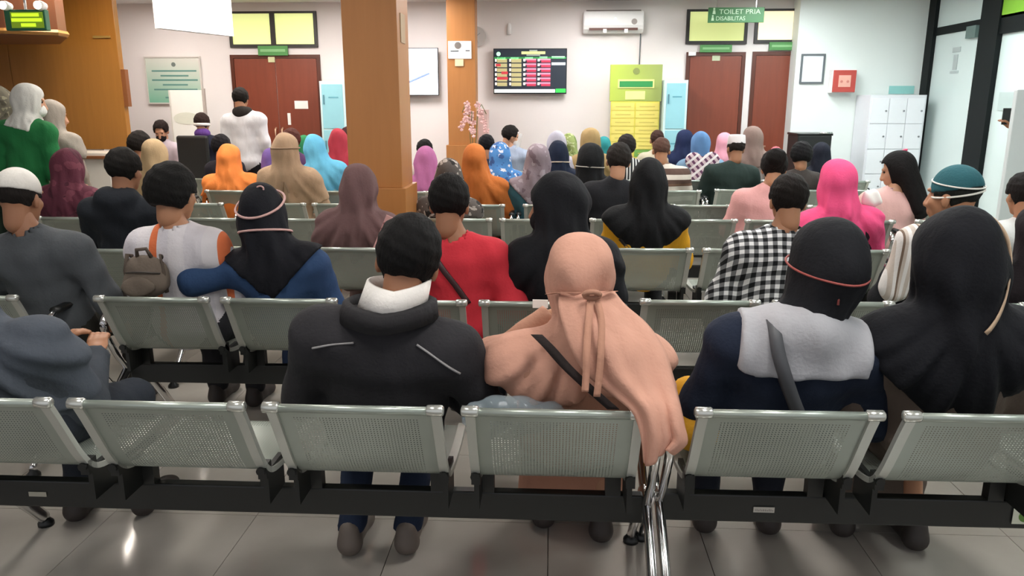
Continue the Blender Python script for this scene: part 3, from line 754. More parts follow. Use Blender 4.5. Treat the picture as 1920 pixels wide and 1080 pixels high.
BENCH = [  # row, left edge x, y of the back edge, seats, turn, label
 (1, -1.965, 2.03, 4, 0, 'front grey perforated steel bench with the man in the black jacket'),
 (1, .42, 2.055, 3, .3, 'front grey perforated steel bench at the lower right corner'),
 (2, -4.05, 3.22, 3, 0, 'grey steel bench at the left edge, second row from the camera'),
 (2, -2.03, 3.23, 4, .4, 'grey steel bench in the second row under the denim jacket'),
 (2, .40, 3.30, 4, .6, 'grey steel bench in the second row behind the navy jacket'),
 (3, -3.96, 4.36, 3, 0, 'grey steel bench by the left side, third row from the camera'),
 (3, -2.06, 4.47, 4, .5, 'grey steel bench in the third row under the brown hijab'),
 (3, .33, 4.54, 3, .8, 'grey steel bench in the third row under the mustard top'),
 (3, 2.15, 4.58, 3, .6, 'grey steel bench at the right end of the third row'),
 (4, -3.92, 5.62, 4, .4, 'grey steel bench left of the near column, fourth row'),
 (4, -.96, 5.70, 2, .2, 'short two seat steel bench right of the near column, fourth row'),
 (4, .29, 5.74, 4, .6, 'grey steel bench in the fourth row under the black shirt'),
 (4, 2.69, 5.79, 3, .4, 'grey steel bench at the right end of the fourth row'),
 (5, -3.93, 6.50, 2, 0, 'short two seat steel bench left of the near column, fifth row'),
 (5, -2.64, 6.53, 4, 0, 'grey steel bench in the fifth row under the orange hijab'),
 (5, -.24, 6.55, 2, 0, 'short two seat steel bench in the fifth row, centre'),
 (5, 1.01, 6.6, 4, 0, 'grey steel bench at the right of the fifth row'),
 (6, -4.85, 7.36, 2, 0, 'short two seat steel bench by the reception counter, sixth row'),
 (6, -3.45, 7.5, 4, 0, 'grey steel bench in the sixth row under the orange hoodie'),
 (6, -.76, 7.72, 4, 0, 'grey steel bench in the sixth row, centre'),
 (6, 1.64, 7.84, 3, 0, 'grey steel bench in the sixth row under the white cap'),
 (7, -4.15, 8.7, 4, 0, 'grey steel bench in the seventh row on the left'),
 (7, -1.75, 8.74, 2, 0, 'short two seat steel bench in the seventh row beside the orchid pink hijab'),
 (7, -.51, 8.80, 4, 0, 'grey steel bench in the seventh row, centre'),
 (7, 1.88, 8.82, 3, 0, 'grey steel bench in the seventh row on the right'),
 (8, -3.6, 9.86, 4, 0, 'farthest grey steel bench on the left'),
 (8, -.80, 9.86, 2, 0, 'farthest short steel bench beside the orchid'),
 (8, .44, 9.92, 4, 0, 'farthest grey steel bench before the yellow information board'),
]
ROW = {}
for r, x, y, n, t, lab in BENCH:
    b = protos.get(n)
    if b is None: b = protos[n] = bench_proto(n)
    else: b = copy_tree(b)
    b.location = (x, y, 0); b.rotation_euler.z = rad(t)
    tag(b, lab, 'bench', 'perforated steel waiting benches')
def row_y(r, x):
    best = min((q for q in BENCH if q[0] == r), key=lambda q: max(q[1] - x, x - (q[1] + q[3] * SP), 0))
    return best[2] + (x - best[1]) * math.tan(rad(best[4]))
# stickers on the beams
def sticker(px, py, w, h, col, lab, YB, prnt=None):
    c = at(px, py, YB); c.z = .353
    e = tag(empty('beam_sticker', (c.x - w / 2, YB - .0015, c.z - h / 2)), lab, 'sticker')
    box('label_face', (0, -.001, 0), (w, .0008, h), plain(col, .5), e)
    if prnt:
        rn = random.Random(3); m = MB(); x = w * .08
        while x < w * .9:
            l = rn.uniform(.03, .07) * w; m.box(x, x + l, -.0016, -.0011, h * .25, h * rn.uniform(.5, .7)); x += l + w * .03
        m.build('faded_print', plain(prnt, .6), e)
    return e
sticker(1431, 968, .068, .019, 'bdb9b0', 'small white maker label on the front right bench beam', 2.055 + .27 - .001, '8f8a84')
sticker(72, 932, .062, .017, 'a5a294', 'small worn label on the front left bench beam', 2.03 + .27 - .0005)
e = sticker(1917, 981, .07, .055, 'd8dcc8', 'green and white sticker at the right end of the front beam', 2.055 + .27 + .001)
MB().lathe([(.001, -.0016), (.02, -.0016), (.02, -.0011), (.001, -.0011)], 14, (.038, 0, .027), 'y').build('green_dot', plain('5f8a3a', .5), e)

# ------------------------------------------------------------------ implicit-surface modelling of the people
def Rx(a): c, s = math.cos(a), math.sin(a); return np.array([[1, 0, 0], [0, c, -s], [0, s, c]])
def Ry(a): c, s = math.cos(a), math.sin(a); return np.array([[c, 0, s], [0, 1, 0], [-s, 0, c]])
def Rz(a): c, s = math.cos(a), math.sin(a); return np.array([[c, -s, 0], [s, c, 0], [0, 0, 1]])
I3 = np.eye(3)
def V(*a): return np.array(a, float)
# primitives: ('e', centre, radii, R) and ('c', a, b, ra, rb, scale)
def p_sdf(pr, P, e=0.0):
    if pr[0] == 'e':
        q = (P - pr[1]) @ pr[3]; r = pr[2] + e
        k0 = np.sqrt(((q / r) ** 2).sum(-1)) + 1e-9; k1 = np.sqrt(((q / (r * r)) ** 2).sum(-1)) + 1e-9
        return k0 * (k0 - 1) / k1
    a, b, ra, rb, fl = pr[1:6]
    ba = b - a; pa = P - a
    h = np.clip((pa @ ba) / (ba @ ba + 1e-12), 0, 1)
    d = pa - h[..., None] * ba
    if fl is not None:
        d = d @ fl[0]; d = d / fl[1]
        m = min(fl[1]); return (np.sqrt((d ** 2).sum(-1)) - (ra + (rb - ra) * h)) * m - e
    return np.sqrt((d ** 2).sum(-1)) - (ra + (rb - ra) * h) - e
def p_box(pr, e):
    if pr[0] == 'e':
        m = np.abs(pr[3]) @ (pr[2] + e); return pr[1] - m, pr[1] + m
    a, b, ra, rb, fl = pr[1:6]; r = max(ra, rb) * (max(fl[1]) if fl is not None else 1) + e
    return np.minimum(a, b) - r, np.maximum(a, b) + r
def smin(a, b, k):
    h = np.clip(.5 + .5 * (b - a) / k, 0, 1)
    return b + (a - b) * h - k * h * (1 - h)
def ell(c, r, R=I3): return ('e', np.array(c, float), np.array(r, float), R)
def cap(a, b, ra, rb=None, fl=None): return ('c', np.array(a, float), np.array(b, float), ra, ra if rb is None else rb, fl)
def evalp(prims, P, k=.03, e=0.0):
    F = np.full(P.shape[:-1], 1.0)
    for pr in prims: F = smin(F, p_sdf(pr, P, e), k)
    return F
def surf(prims, h, k=.03, e=0.0, post=None, pad=.03):
    bb = [p_box(p, e) for p in prims]
    lo = np.min([b[0] for b in bb], 0) - pad - 2 * h; hi = np.max([b[1] for b in bb], 0) + pad + 2 * h
    n = np.ceil((hi - lo) / h).astype(int) + 1
    ax = [lo[i] + h * np.arange(n[i]) for i in range(3)]
    P = np.stack(np.meshgrid(*ax, indexing='ij'), -1)
    F = np.full(n, .25)
    for pr, (b0, b1) in zip(prims, bb):
        i0 = np.clip(np.floor((b0 - lo - k - 2 * h) / h).astype(int), 0, n); i1 = np.clip(np.ceil((b1 - lo + k + 2 * h) / h).astype(int) + 1, 0, n)
        s = tuple(slice(a, b) for a, b in zip(i0, i1))
        F[s] = smin(F[s], p_sdf(pr, P[s], e), k)
    if post: F = post(F, P)
    return nets(F, lo, h)
def nets(F, lo, h):
    n = np.array(F.shape); S = F < 0
    F = np.where(np.abs(F) < 1e-7, 1e-7, F)
    acc = np.zeros(tuple(n) + (3,)); cnt = np.zeros(tuple(n)); quads = []
    for a in range(3):
        b, c = (a + 1) % 3, (a + 2) % 3
        s0 = [slice(None)] * 3; s1 = [slice(None)] * 3
        s0[a] = slice(0, -1); s1[a] = slice(1, None)
        cr = S[tuple(s0)] != S[tuple(s1)]
        idx = np.argwhere(cr)
        idx = idx[(idx[:, b] > 0) & (idx[:, c] > 0)]
        if not len(idx): continue
        j = idx.copy(); j[:, a] += 1
        f0 = F[tuple(idx.T)]; f1 = F[tuple(j.T)]; t = f0 / (f0 - f1)
        p = idx.astype(float); p[:, a] += t
        cells = []
        for db, dc in ((0, 0), (1, 0), (1, 1), (0, 1)):
            q = idx.copy(); q[:, b] -= db; q[:, c] -= dc
            np.add.at(acc, tuple(q.T), p); np.add.at(cnt, tuple(q.T), 1); cells.append(q)
        quads.append((cells, S[tuple(idx.T)]))
    vid = -np.ones(tuple(n), int); w = np.argwhere(cnt > 0); vid[tuple(w.T)] = np.arange(len(w))
    v = lo + h * acc[tuple(w.T)] / cnt[tuple(w.T)][:, None]
    fs = []
    for cells, inside in quads:
        q = np.stack([vid[tuple(c.T)] for c in cells], 1)
        q[~inside] = q[~inside][:, ::-1]
        fs.append(q)
    f = np.concatenate(fs) if fs else np.zeros((0, 4), int)
    return v, f
def join(parts):
    vs, fs, b = [], [], 0
    for v, f in parts: vs.append(v); fs.append(f + b); b += len(v)
    return np.concatenate(vs), np.concatenate(fs)
def np_mesh(name, vf, mat):
    v, f = vf
    me = bpy.data.meshes.new(name)
    me.vertices.add(len(v)); me.vertices.foreach_set('co', v.astype(np.float32).ravel())
    me.loops.add(len(f) * 4); me.loops.foreach_set('vertex_index', f.astype(np.int32).ravel())
    me.polygons.add(len(f)); me.polygons.foreach_set('loop_start', np.arange(0, len(f) * 4, 4, dtype=np.int32))
    me.update(calc_edges=True); me.validate()
    me.shade_smooth(); me.materials.append(mat); return me
def M4(R, t, s=1.0):
    m = Matrix.Identity(4)
    for i in range(3):
        for j in range(3): m[i][j] = R[i][j] * s
        m[i][3] = t[i]
    return m

# head frame: origin at head centre, +y is the face, crown at z = .123, chin at z = -.125
HEAD = [ell((0, -.014, .035), (.077, .096, .088)), ell((0, .028, -.035), (.062, .07, .085)), ell((0, .058, -.1), (.034, .032, .026)),
        cap((0, .096, .005), (0, .116, -.042), .009, .014), ell((.018, .098, -.045), (.011, .012, .009)), ell((-.018, .098, -.045), (.011, .012, .009)),
        ell((.03, .085, .026), (.026, .014, .010)), ell((-.03, .085, .026), (.026, .014, .010)),
        ell((.035, .07, -.03), (.022, .02, .02)), ell((-.035, .07, -.03), (.022, .02, .02)),
        ell((0, .094, -.070), (.023, .011, .007)), ell((0, .092, -.083), (.020, .011, .007)),
        ell((.079, -.002, -.018), (.011, .02, .032), Rz(.35)), ell((-.079, -.002, -.018), (.011, .02, .032), Rz(-.35)),
        cap((0, -.03, -.02), (0, -.03, -.11), .055, .055)]
def eye_cut(F, P):
    for s in (-1, 1): F = np.maximum(F, -(np.sqrt(((P - V(s * .031, .1, .006)) ** 2).sum(-1)) - .013))
    return F
HEAD_MESH = {h: surf(HEAD, h, .018, post=eye_cut) for h in (.0075, .012)}
CRAN = [ell((0, -.014, .035), (.077, .096, .088)), ell((0, .02, -.03), (.066, .07, .085))]
def hair_short(F, P):
    x, y, z = P[..., 0], P[..., 1], P[..., 2]
    face = np.minimum(y - (.055 + .25 * np.maximum(z - .03, 0)), .075 - z)      # forehead and face
    F = np.maximum(F, face)
    side = np.minimum(y + .012, .0 - z)                                            # in front of and below the ears
    F = np.maximum(F, side)
    nape = -.068 - .25 * (y + .06) - z
    F = np.maximum(F, nape)
    F = F + np.clip((-.01 - z) * .16, 0, .012)
    return F + .0022 * np.sin(95 * x + 20 * y) * np.sin(70 * y + 30 * z) + .0015 * np.sin(160 * z + 60 * x)
def hair_crop(F, P): return hair_short(F, P) 
HAIR = {}
HAIR['short'] = surf(CRAN, .008, .03, .016, hair_short)
HAIR['crop'] = surf(CRAN, .008, .03, .006, hair_crop)
HAIR['full'] = surf(CRAN + [ell((0, -.045, .0), (.078, .075, .085))], .008, .04, .02, hair_short)
def hair_long_post(F, P):
    x, y, z = P[..., 0], P[..., 1], P[..., 2]
    face = np.minimum(y - (.05 + .3 * np.maximum(z - .03, 0)), .07 - z); F = np.maximum(F, np.minimum(face, .1 - np.abs(x) * 0))
    return F + .004 * np.sin(60 * x + 3 * z) * np.clip((.05 - z) * 8, 0, 1)
HAIR['long'] = surf(CRAN + [cap((0, -.055, -.02), (0, -.085, -.30), .085, .075, (I3, V(1.15, .75, 1)))], .01, .05, .018, hair_long_post)
HAIR['bun'] = surf(CRAN + [ell((0, -.12, .06), (.055, .05, .05))], .009, .03, .02, hair_short)
def dome_post(z0, tilt=0.0):
    return lambda F, P: np.maximum(F, (z0 + tilt * P[..., 1]) - P[..., 2])
CAPS = {}
CAPS['kopiah'] = surf([cap((0, -.014, .03), (0, -.014, .10), .088, .082, (I3, V(1, 1.16, 1)))], .009, .02, 0, lambda F, P: np.maximum(np.maximum(F, .035 - .12 * P[..., 1] - P[..., 2]), P[..., 2] - .135))
CAPS['skullcap'] = surf([ell((0, -.014, .035), (.09, .108, .105))], .009, .02, 0, dome_post(.025, -.2))
CAPS['hat'] = surf([ell((0, -.014, .04), (.095, .112, .105)), cap((0, .07, .05), (0, .13, .04), .07, .06, (I3, V(1, 1, .14)))], .009, .01, 0, dome_post(.02, -.1))
MASK = surf([ell((0, .062, -.062), (.062, .062, .058))], .008, .02, 0, lambda F, P: np.maximum(np.maximum(F, .035 - P[..., 1]), np.abs(P[..., 2] + .06) - .05))
SHIELD = MB()
for i in range(9):
    th = rad(-70 + i * 17.5)
    for z in (.06, -.16): SHIELD.v.append((.125 * math.sin(th), .02 + .125 * math.cos(th), z))
SHIELD.f = [(2 * i, 2 * i + 2, 2 * i + 3, 2 * i + 1) for i in range(8)]
# right hand: wrist at origin, fingers along +y, palm down, thumb on -x
HAND = [ell((0, .045, 0), (.038, .05, .015)), cap((0, -.03, 0), (0, .02, 0), .026, .03, (I3, V(1, 1, .72)))]
for i, (x, L, c_) in enumerate(((-.028, .068, .5), (-.009, .076, .55), (.010, .072, .6), (.027, .056, .65))):
    a = V(x, .085, .0); d1 = V(x * .12, math.cos(c_ * .5), -math.sin(c_ * .5)); d2 = V(x * .1, math.cos(c_ * 1.2), -math.sin(c_ * 1.2)); d3 = V(0, math.cos(c_ * 1.9), -math.sin(c_ * 1.9))
    b = a + d1 * L * .45; c = b + d2 * L * .32; d = c + d3 * L * .25
    HAND += [cap(a - d1 * .02, b, .0098, .009), cap(b, c, .009, .0082), cap(c, d, .0082, .0072)]
HAND += [cap((-.026, .02, -.004), (-.052, .05, -.012), .0125, .0105), cap((-.052, .05, -.012), (-.058, .085, -.02), .0105, .008)]
HAND_R = surf(HAND, .0055, .006, pad=.01)
HAND_L = (HAND_R[0] * V(-1, 1, 1), HAND_R[1][:, ::-1])
SHOE = [cap((0, -.06, .04), (0, .12, .03), .042, .04, (I3, V(.95, 1, .9))), ell((0, .14, .03), (.046, .06, .03)), cap((0, -.065, .045), (0, -.06, .09), .042, .04)]
def shoe_post(F, P): return np.maximum(F, .003 - P[..., 2])
SHOE_V = surf(SHOE, .009, .03, 0, shoe_post)
_sh = {}
def shared(key, vf, mat):
    k = (key, mat.name)
    if k not in _sh: _sh[k] = np_mesh(key, vf, mat)
    return _sh[k]
SKIN = ['b98a6c', 'a87758', '9a6b4f', 'c0937a']
EYE = MB().lathe([(.001, -.011), (.007, -.009), (.011, 0), (.007, .009), (.001, .011)], 10, (0, 0, 0), 'y').mesh('eye', plain('2a1d18', .2), True)

def ribbon(prims, k, e, pts, width, thick=.006, n=18, direction=(0, 1, 0), lift=.004):
    """a band lying on the surface: pts are (x, z) seen from behind, projected forwards onto the body"""
    P = spline([(p[0], p[1], 0) for p in pts], max(3, n // max(1, len(pts) - 1)))
    m = MB(); dv = np.array(direction, float); last = [-.1]
    def proj(x, z):
        p = V(x, 0, z) - dv * .6
        for _ in range(60):
            d = float(evalp(prims, p[None], k, e)[0]) if not callable(prims) else float(prims(p[None])[0])
            p = p + dv * max(d, .0005) * .8
            if d < .0015: last[0] = p[1]; break
            if p[1] > .5: break
        if d > .01: p[1] = last[0]
        return p
    rows = []
    for i, q in enumerate(P):
        a = P[max(i - 1, 0)]; b = P[min(i + 1, len(P) - 1)]
        t = np.array([b.x - a.x, b.y - a.y]); t /= np.linalg.norm(t) + 1e-9; nn = np.array([-t[1], t[0]])
        w = width[i * len(width) // len(P)] if isinstance(width, (list, tuple)) else width
        L = proj(q.x + nn[0] * w / 2, q.y + nn[1] * w / 2); R_ = proj(q.x - nn[0] * w / 2, q.y - nn[1] * w / 2)
        rows.append((L, R_))
    for i in range(1, len(rows) - 1):     # limit depth jumps
        pass
    for L, R_ in rows:
        for p, o in ((L, -lift - thick), (R_, -lift - thick), (R_, thick), (L, thick)): m.v.append(tuple(p + dv * o))
    for i in range(len(rows) - 1):
        for kk in range(4): m.f.append((i * 4 + kk, i * 4 + (kk + 1) % 4, (i + 1) * 4 + (kk + 1) % 4, (i + 1) * 4 + kk))
    m.f += [(3, 2, 1, 0), tuple((len(rows) - 1) * 4 + kk for kk in range(4))]
    return m

PEOPLE = []
def person(label, px, ytop, row=None, Y=None, heading=0.0, bx=None, lean=5.0, twist=0.0, hy=0.0, hp=4.0, hr=0.0, wide=1.0, skin=1, near=False,
           top=None, top_name='shirt', trousers='2b2d33', pat='plain', c2='ffffff', c3='303040', ps=1.0,
           hair=None, hair_col='14110f', hijab=None, cap_=None, mask=None, hood=None, stand=False, skirt=False, arms=None, shoes='3a3330',
           eyes=False, extra=None, deep=0.0, ztop=None, fold=1.0, group='people seated on the benches', hips=None, headscale=1.0, legs=True, feet=None):
    rnd = random.Random(hash(label) % 1000 if False else sum(map(ord, label)))
    if row and not stand: lean = lean - (13 if row == 1 else 8)
    if row and row >= 6 and wide <= 1.0: wide = .9
    if headscale == 1.0: headscale = 1.08 if row == 1 else 1.04
    a = rad(lean)
    x0 = at(bx if bx is not None else px, ytop, (Y or (2 + 1.2 * (row or 1)))).x
    Yhip = (row_y(row, x0) + .345 + deep) if row else Y
    sitz = .475
    hipz = (.585 if not stand else .92)
    if hips is not None: hipz = hips
    dirY = math.cos(rad(heading)) if True else 1
    Yh = Yhip + dirY * (math.sin(a) * .45 + .02)
    tgt = at(px, ytop, Yh)
    if ztop is not None: tgt.z = ztop
    hipx = at(bx, ytop, Yh).x if bx is not None else tgt.x
    root_xy = (hipx, Yhip)
    dx = tgt.x - hipx
    if abs(heading) > 90: dx = -dx
    Rh = Rz(rad(hy)) @ Ry(rad(hr)) @ Rx(-rad(hp))
    hs = headscale; NK = .158 if hijab else .165
    b = 0.0; T = .45
    for _ in range(4):
        ndx = max(-.055, min(.055, dx * .5)); b = math.atan2(dx - ndx, T + .15) if bx is not None else 0.0
        T = (tgt.z - hipz - NK * hs - .123 * hs * (.35 + .65 * Rh[2, 2])) / (math.cos(a) * math.cos(b))
    if T < .31 or T > .62: print('TORSO', label, round(T, 2), 'ztop', round(tgt.z, 2), 'Y', round(Yh, 2))
    T = min(max(T, .31), .62)
    Rt = Rz(rad(twist)) @ Ry(b) @ Rx(-a)
    hip = V(0, 0, hipz)
    def tl(x, y, z): return hip + Rt @ V(x, y, z)
    nb = tl(0, -.012, T)
    hc = nb + .35 * (Rt @ V(0, .02, NK * hs)) + .65 * V(0, .035, NK * hs) + V(ndx if bx is not None else 0, 0, 0)
    W = wide
    e0 = .0
    shL, shR = tl(-.178 * W, -.012, T - .085), tl(.178 * W, -.012, T - .085)
    if arms is None: arms = {}
    def arm(side, sh):
        s = -1 if side == 'L' else 1
        if side in arms:
            r_ = []
            for q in arms[side]:
                if q[0] > 60 or q[1] > 60: q = tuple(at(*q) - Vector((root_xy[0], root_xy[1], 0)))
                r_.append(np.array(q, float))
            return r_
        if stand: return sh + V(s * .05, -.02, -.28), sh + V(s * .06, .08, -.52)
        el = sh + V(s * .075 * W, .07, -.25)
        wr = V(s * .09 + .0, max(.30, el[1] + .2), hipz + .15)
        return el, wr
    elL, wrL = arm('L', shL); elR, wrR = arm('R', shR)
    th = T / .45
    torso = [ell(tl(0, 0, .02), (.165 * (W * .6 + .4), .128, .12), Rt), ell(tl(0, .012, .15 * th), (.150 * W, .122, .15 * th), Rt),
             ell(tl(0, .004, T - .17), (.162 * W, .118, .165 * th), Rt),
             cap(tl(-.13 * W, -.022, T - .105), tl(.13 * W, -.022, T - .105), .082, .082, (Rt, V(1, 1.0, 1))),
             cap(nb + V(0, 0, -.01), shL, .05, .055), cap(nb + V(0, 0, -.01), shR, .05, .055)]
    arms_p = [cap(shL, elL, .060 * (W * .5 + .5), .047), cap(elL, wrL, .046, .033), cap(shR, elR, .060 * (W * .5 + .5), .047), cap(elR, wrR, .046, .033)]
    neck = [cap(hc + Rh @ V(0, -.028, -.05) * hs, nb + Rt @ V(0, .0, -.03), .054, .06)]
    lg = []; ank = []
    for s in (-1, 1):
        hj = hip + V(s * .085, .02, -.015)
        if stand: kn = V(s * .10, .03, .49); an = V(s * .10, .0, .09)
        else:
            kn = V(s * (.11 + rnd.uniform(0, .03)), .46 + rnd.uniform(-.02, .02), .50); an = V(s * (.10 + rnd.uniform(0, .04)), .40 + rnd.uniform(-.08, .06), .09)
        if feet:
            q = atz(*feet[0 if s < 0 else 1], 0.0); an = V(q.x - root_xy[0], q.y - root_xy[1] + .05, .09); kn = V(an[0] * .6 + s * .06, .44, .50)
        lg += [cap(hj, kn, .083, .06), cap(kn, an, .058, .04)]; ank.append(an)
    h1 = .0145 if near else .021
    gx = empty('person', (root_xy[0], root_xy[1], 0), rad(heading))
    tag(gx, label, 'person', group)
    msk = plain(SKIN[skin], .55, var=.08, scale=6)
    # body
    parts = [surf(torso + neck + arms_p + (lg if legs else []), max(h1, .018) if near else .025, .04, -.004)]
    hv, hf = HEAD_MESH[.0075 if near else .012]
    parts.append(((hv * hs) @ Rh.T + hc, hf))
    for hand, el, wr in ((HAND_L, elL, wrL), (HAND_R, elR, wrR)):
        y = (wr - el) / np.linalg.norm(wr - el); z = V(0, 0, 1) - y * y[2]
        if np.linalg.norm(z) < .1: z = V(0, 1, 0) - y * y[1]
        z /= np.linalg.norm(z); x = np.cross(y, z)
        R_ = np.stack([x, y, z], 1); parts.append((hand[0] @ R_.T + wr, hand[1]))
    bo = link('body', np_mesh('body', join(parts), msk), gx)
    # garments
    ph = [rnd.uniform(0, 6.28) for _ in range(6)]
    def folds(F, P):
        x, y, z = P[..., 0], P[..., 1], P[..., 2]
        f = np.sin(26 * z + 13 * x + ph[0]) * np.sin(17 * x + ph[1] + 4 * z) + .7 * np.sin(40 * x * 1.0 + 9 * z + ph[2]) * np.sin(11 * z + ph[3]) + .5 * np.sin(55 * z - 23 * y + ph[4])
        return F + .0042 * fold * f
    g_e = .016
    top_pr = torso + arms_p
    if hood:
        top_pr = top_pr + [ell(tl(0, -.085, T - .015), (.105, .055, .075), Rt), cap(tl(-.06, -.05, T + .01), tl(.06, -.05, T + .01), .05, .05)]
    def top_post(F, P):
        F = folds(F, P)
        for wr, el in ((wrL, elL), (wrR, elR)):
            d = (wr - el) / np.linalg.norm(wr - el); near_ = np.sqrt(((P - wr) ** 2).sum(-1)) < .12
            F = np.where(near_, np.maximum(F, (P - wr) @ d + .005), F)
        nk = evalp(neck, P, .01, .006) if near else None
        return F if nk is None else np.maximum(F, -nk)
    mt = cloth(top, pat, c2, c3, ps)
    link(top_name, np_mesh(top_name, surf(top_pr, h1, .045, g_e, top_post), mt), gx)
    mtr = cloth(trousers)
    if legs:
        if skirt:
            kc = V(0, .46, .49)
            sk = [ell(hip + V(0, .01, -.005), (.17, .13, .11)), cap(hip + V(-.08, .05, -.01), V(-.12, .47, .50), .10, .085), cap(hip + V(.08, .05, -.01), V(.12, .47, .50), .10, .085), cap(V(-.1, .46, .48), V(-.12, .44, .10), .085, .09), cap(V(.1, .46, .48), V(.12, .44, .10), .085, .09), cap(V(0, .46, .46), V(0, .44, .12), .08, .08)]
            link('skirt', np_mesh('skirt', surf(sk, max(h1, .018), .06, .01, lambda F, P: np.maximum(folds(F, P), .05 - P[..., 2])), mtr), gx)
        else:
            def tr_post(F, P): return np.maximum(folds(F, P), .075 - P[..., 2])
            link('trousers', np_mesh('trousers', surf([torso[0]] + lg, max(h1, .017), .04, .014, tr_post), mtr), gx)
        for an in ank:
            s = link('shoe', shared('shoe', SHOE_V, plain(shoes, .6)), gx); s.location = (an[0], an[1] + .03, 0)
    hm = M4(Rh, hc, hs)
    # head wear
    if hair:
        o = link('hair', shared('hair_' + hair, HAIR[hair], hairmat(hair_col)), gx); o.matrix_local = hm
    if cap_:
        o = link('cap', shared('cap_' + cap_[0], CAPS[cap_[0]], cloth(cap_[1])), gx); o.matrix_local = hm
    cover = None; cov = None
    if hijab:
        hj = dict(style='round', col='222222', len=.26, vol=.02, pat='plain', c2='ffffff', c3='303040', ps=1.0, flare=0.0, back=0.0, face=True, fold=1.0)
        hj.update(hijab)
        vol = hj['vol']
        hp_ = [ell(hc + Rh @ (V(0, -.014, .035) * hs), V(.077, .096, .088) * hs + vol, Rh), ell(hc + Rh @ V(0, .015, -.04) * hs, V(.066, .07, .085) * hs + vol * .8, Rh)]
        if hj['back']: hp_.append(ell(hc + Rh @ V(0, -.075, .0), (.06, .05 + hj['back'], .065), Rh))
        tied = hj.get('tied') or hj['style'] == 'tied'
        if tied: hp_.append(cap(hc + Rh @ V(0, -.02, -.06), nb + Rt @ V(0, -.01, -.02), .078, .088))
        else:
            hp_.append(cap(hc + Rh @ V(0, -.018, -.045) * hs, nb + Rt @ V(0, -.012, -.03), (.07 + vol) * hs, .118 if hj['len'] >= .12 else .085))
            if hj['len'] >= .12: hp_.append(cap(hc + Rh @ V(0, -.04, -.02) * hs, nb + Rt @ V(0, -.055, -.09), .07 + vol * .6, .085, (Rt, V(1.15, .9, 1))))
        cape_pr = torso[2:] + ([] if hj['len'] < .12 else [cap(shL, shL + (elL - shL) * .75, .062, .06), cap(shR, shR + (elR - shR) * .75, .062, .06)])
        if hj['style'] in ('long', 'tied'): cape_pr += torso[1:2]
        for q in hj.get('add', []): cape_pr.append(q(tl, T, hc))
        ce = g_e + .013 + hj['flare']
        allp = hp_ + cape_pr
        bb = [p_box(p, ce) for p in allp + [q(V(root_xy[0], root_xy[1], 0)) for q in hj.get('hang', [])]]
        lo = np.min([q[0] for q in bb], 0) - .04; hi = np.max([q[1] for q in bb], 0) + .04
        h2 = .0130 if near else .019
        n = np.ceil((hi - lo) / h2).astype(int) + 1
        P = np.stack(np.meshgrid(*[lo[i] + h2 * np.arange(n[i]) for i in range(3)], indexing='ij'), -1)
        Fc = evalp(cape_pr, P, .05, ce)
        pl = (P - hip) @ Rt
        x, y, z = pl[..., 0], pl[..., 1], pl[..., 2]
        zz = T - z
        angf = np.arctan2(x - hj.get('x0', 0), np.maximum(zz + .1, .02))
        ff = hj['fold']
        fo = .009 * ff * np.sin(15 * angf + ph[0]) * np.clip(zz * 3 + .3, 0, 1) + .006 * ff * np.sin(29 * angf + ph[1] + 5 * zz) * np.clip(zz * 3 + .3, 0, 1) + .003 * ff * np.sin(22 * z + 11 * x + ph[3])
        Fc = Fc + fo
        if hj['style'] == 'tri': hem = (T - hj['len'] + .95 * np.abs(x - hj.get('x0', 0))) - z
        elif hj['style'] == 'skew': hem = (T - hj['len'] + hj['slope'] * (x + .15)) - z
        else: hem = (T - hj['len'] + .018 * np.sin(14 * x + ph[2])) - z
        Fc = np.maximum(Fc, hem)
        if hj['len'] < .12: Fc = np.maximum(Fc, np.abs(x) - .11)
        if hj.get('trim'): Fc = hj['trim'](Fc, pl, T)
        Fh = evalp(hp_, P, .045 if not tied else .025, 0.0)
        hl = (P - hc) @ Rh
        tha = np.arctan2(hl[..., 0], -hl[..., 1] + .02); dn = np.clip((.06 - hl[..., 2]) * 5, 0, 1)
        Fh = Fh + (.0055 * np.sin(9 * tha + ph[1] + 14 * hl[..., 2]) + .004 * np.sin(15 * tha + ph[2] - 9 * hl[..., 2])) * dn * ff
        Fh = Fh + .0035 * ff * np.sin(38 * hl[..., 0] + 12 * hl[..., 2] + ph[4]) * np.clip(-hl[..., 1] * 9 + .3, 0, 1) + .003 * ff * np.sin(34 * hl[..., 2] - 26 * hl[..., 1] + ph[5])
        F = smin(Fh, Fc, .03)
        for q in hj.get('hang', []): F = smin(F, p_sdf(q(V(root_xy[0], root_xy[1], 0)), P, 0.0) + .005 * np.sin(60 * P[..., 0]), .04)
        if hj['face']:
            fc = hc + Rh @ V(0, .12, -.015) * hs
            F = np.maximum(F, -(p_sdf(ell(fc, (.056, .075, .078), Rh), P)))
        cover = allp
        cov = (hp_, cape_pr, ce)
        link('hijab', np_mesh('hijab', nets(F, lo, h2), cloth(hj['col'], hj['pat'], hj['c2'], hj['c3'], hj['ps'])), gx)
    if mask:
        o = link('face_mask', shared('face_mask', MASK, cloth(mask)), gx); o.matrix_local = hm
    if eyes:
        for s in (-1, 1):
            o = link('eye', EYE, gx); o.matrix_local = hm @ Matrix.Translation((s * .031, .082, .006))
    info = dict(root=gx, tl=tl, T=T, hc=hc, Rh=Rh, hm=hm, nb=nb, shL=shL, shR=shR, elL=elL, elR=elR, wrL=wrL, wrR=wrR, top=top_pr, cover=cover, cov=cov, torso=torso, tgt=tgt, hip=hip, Rt=Rt)
    PEOPLE.append((label, T))
    if extra: extra(info)
    return info
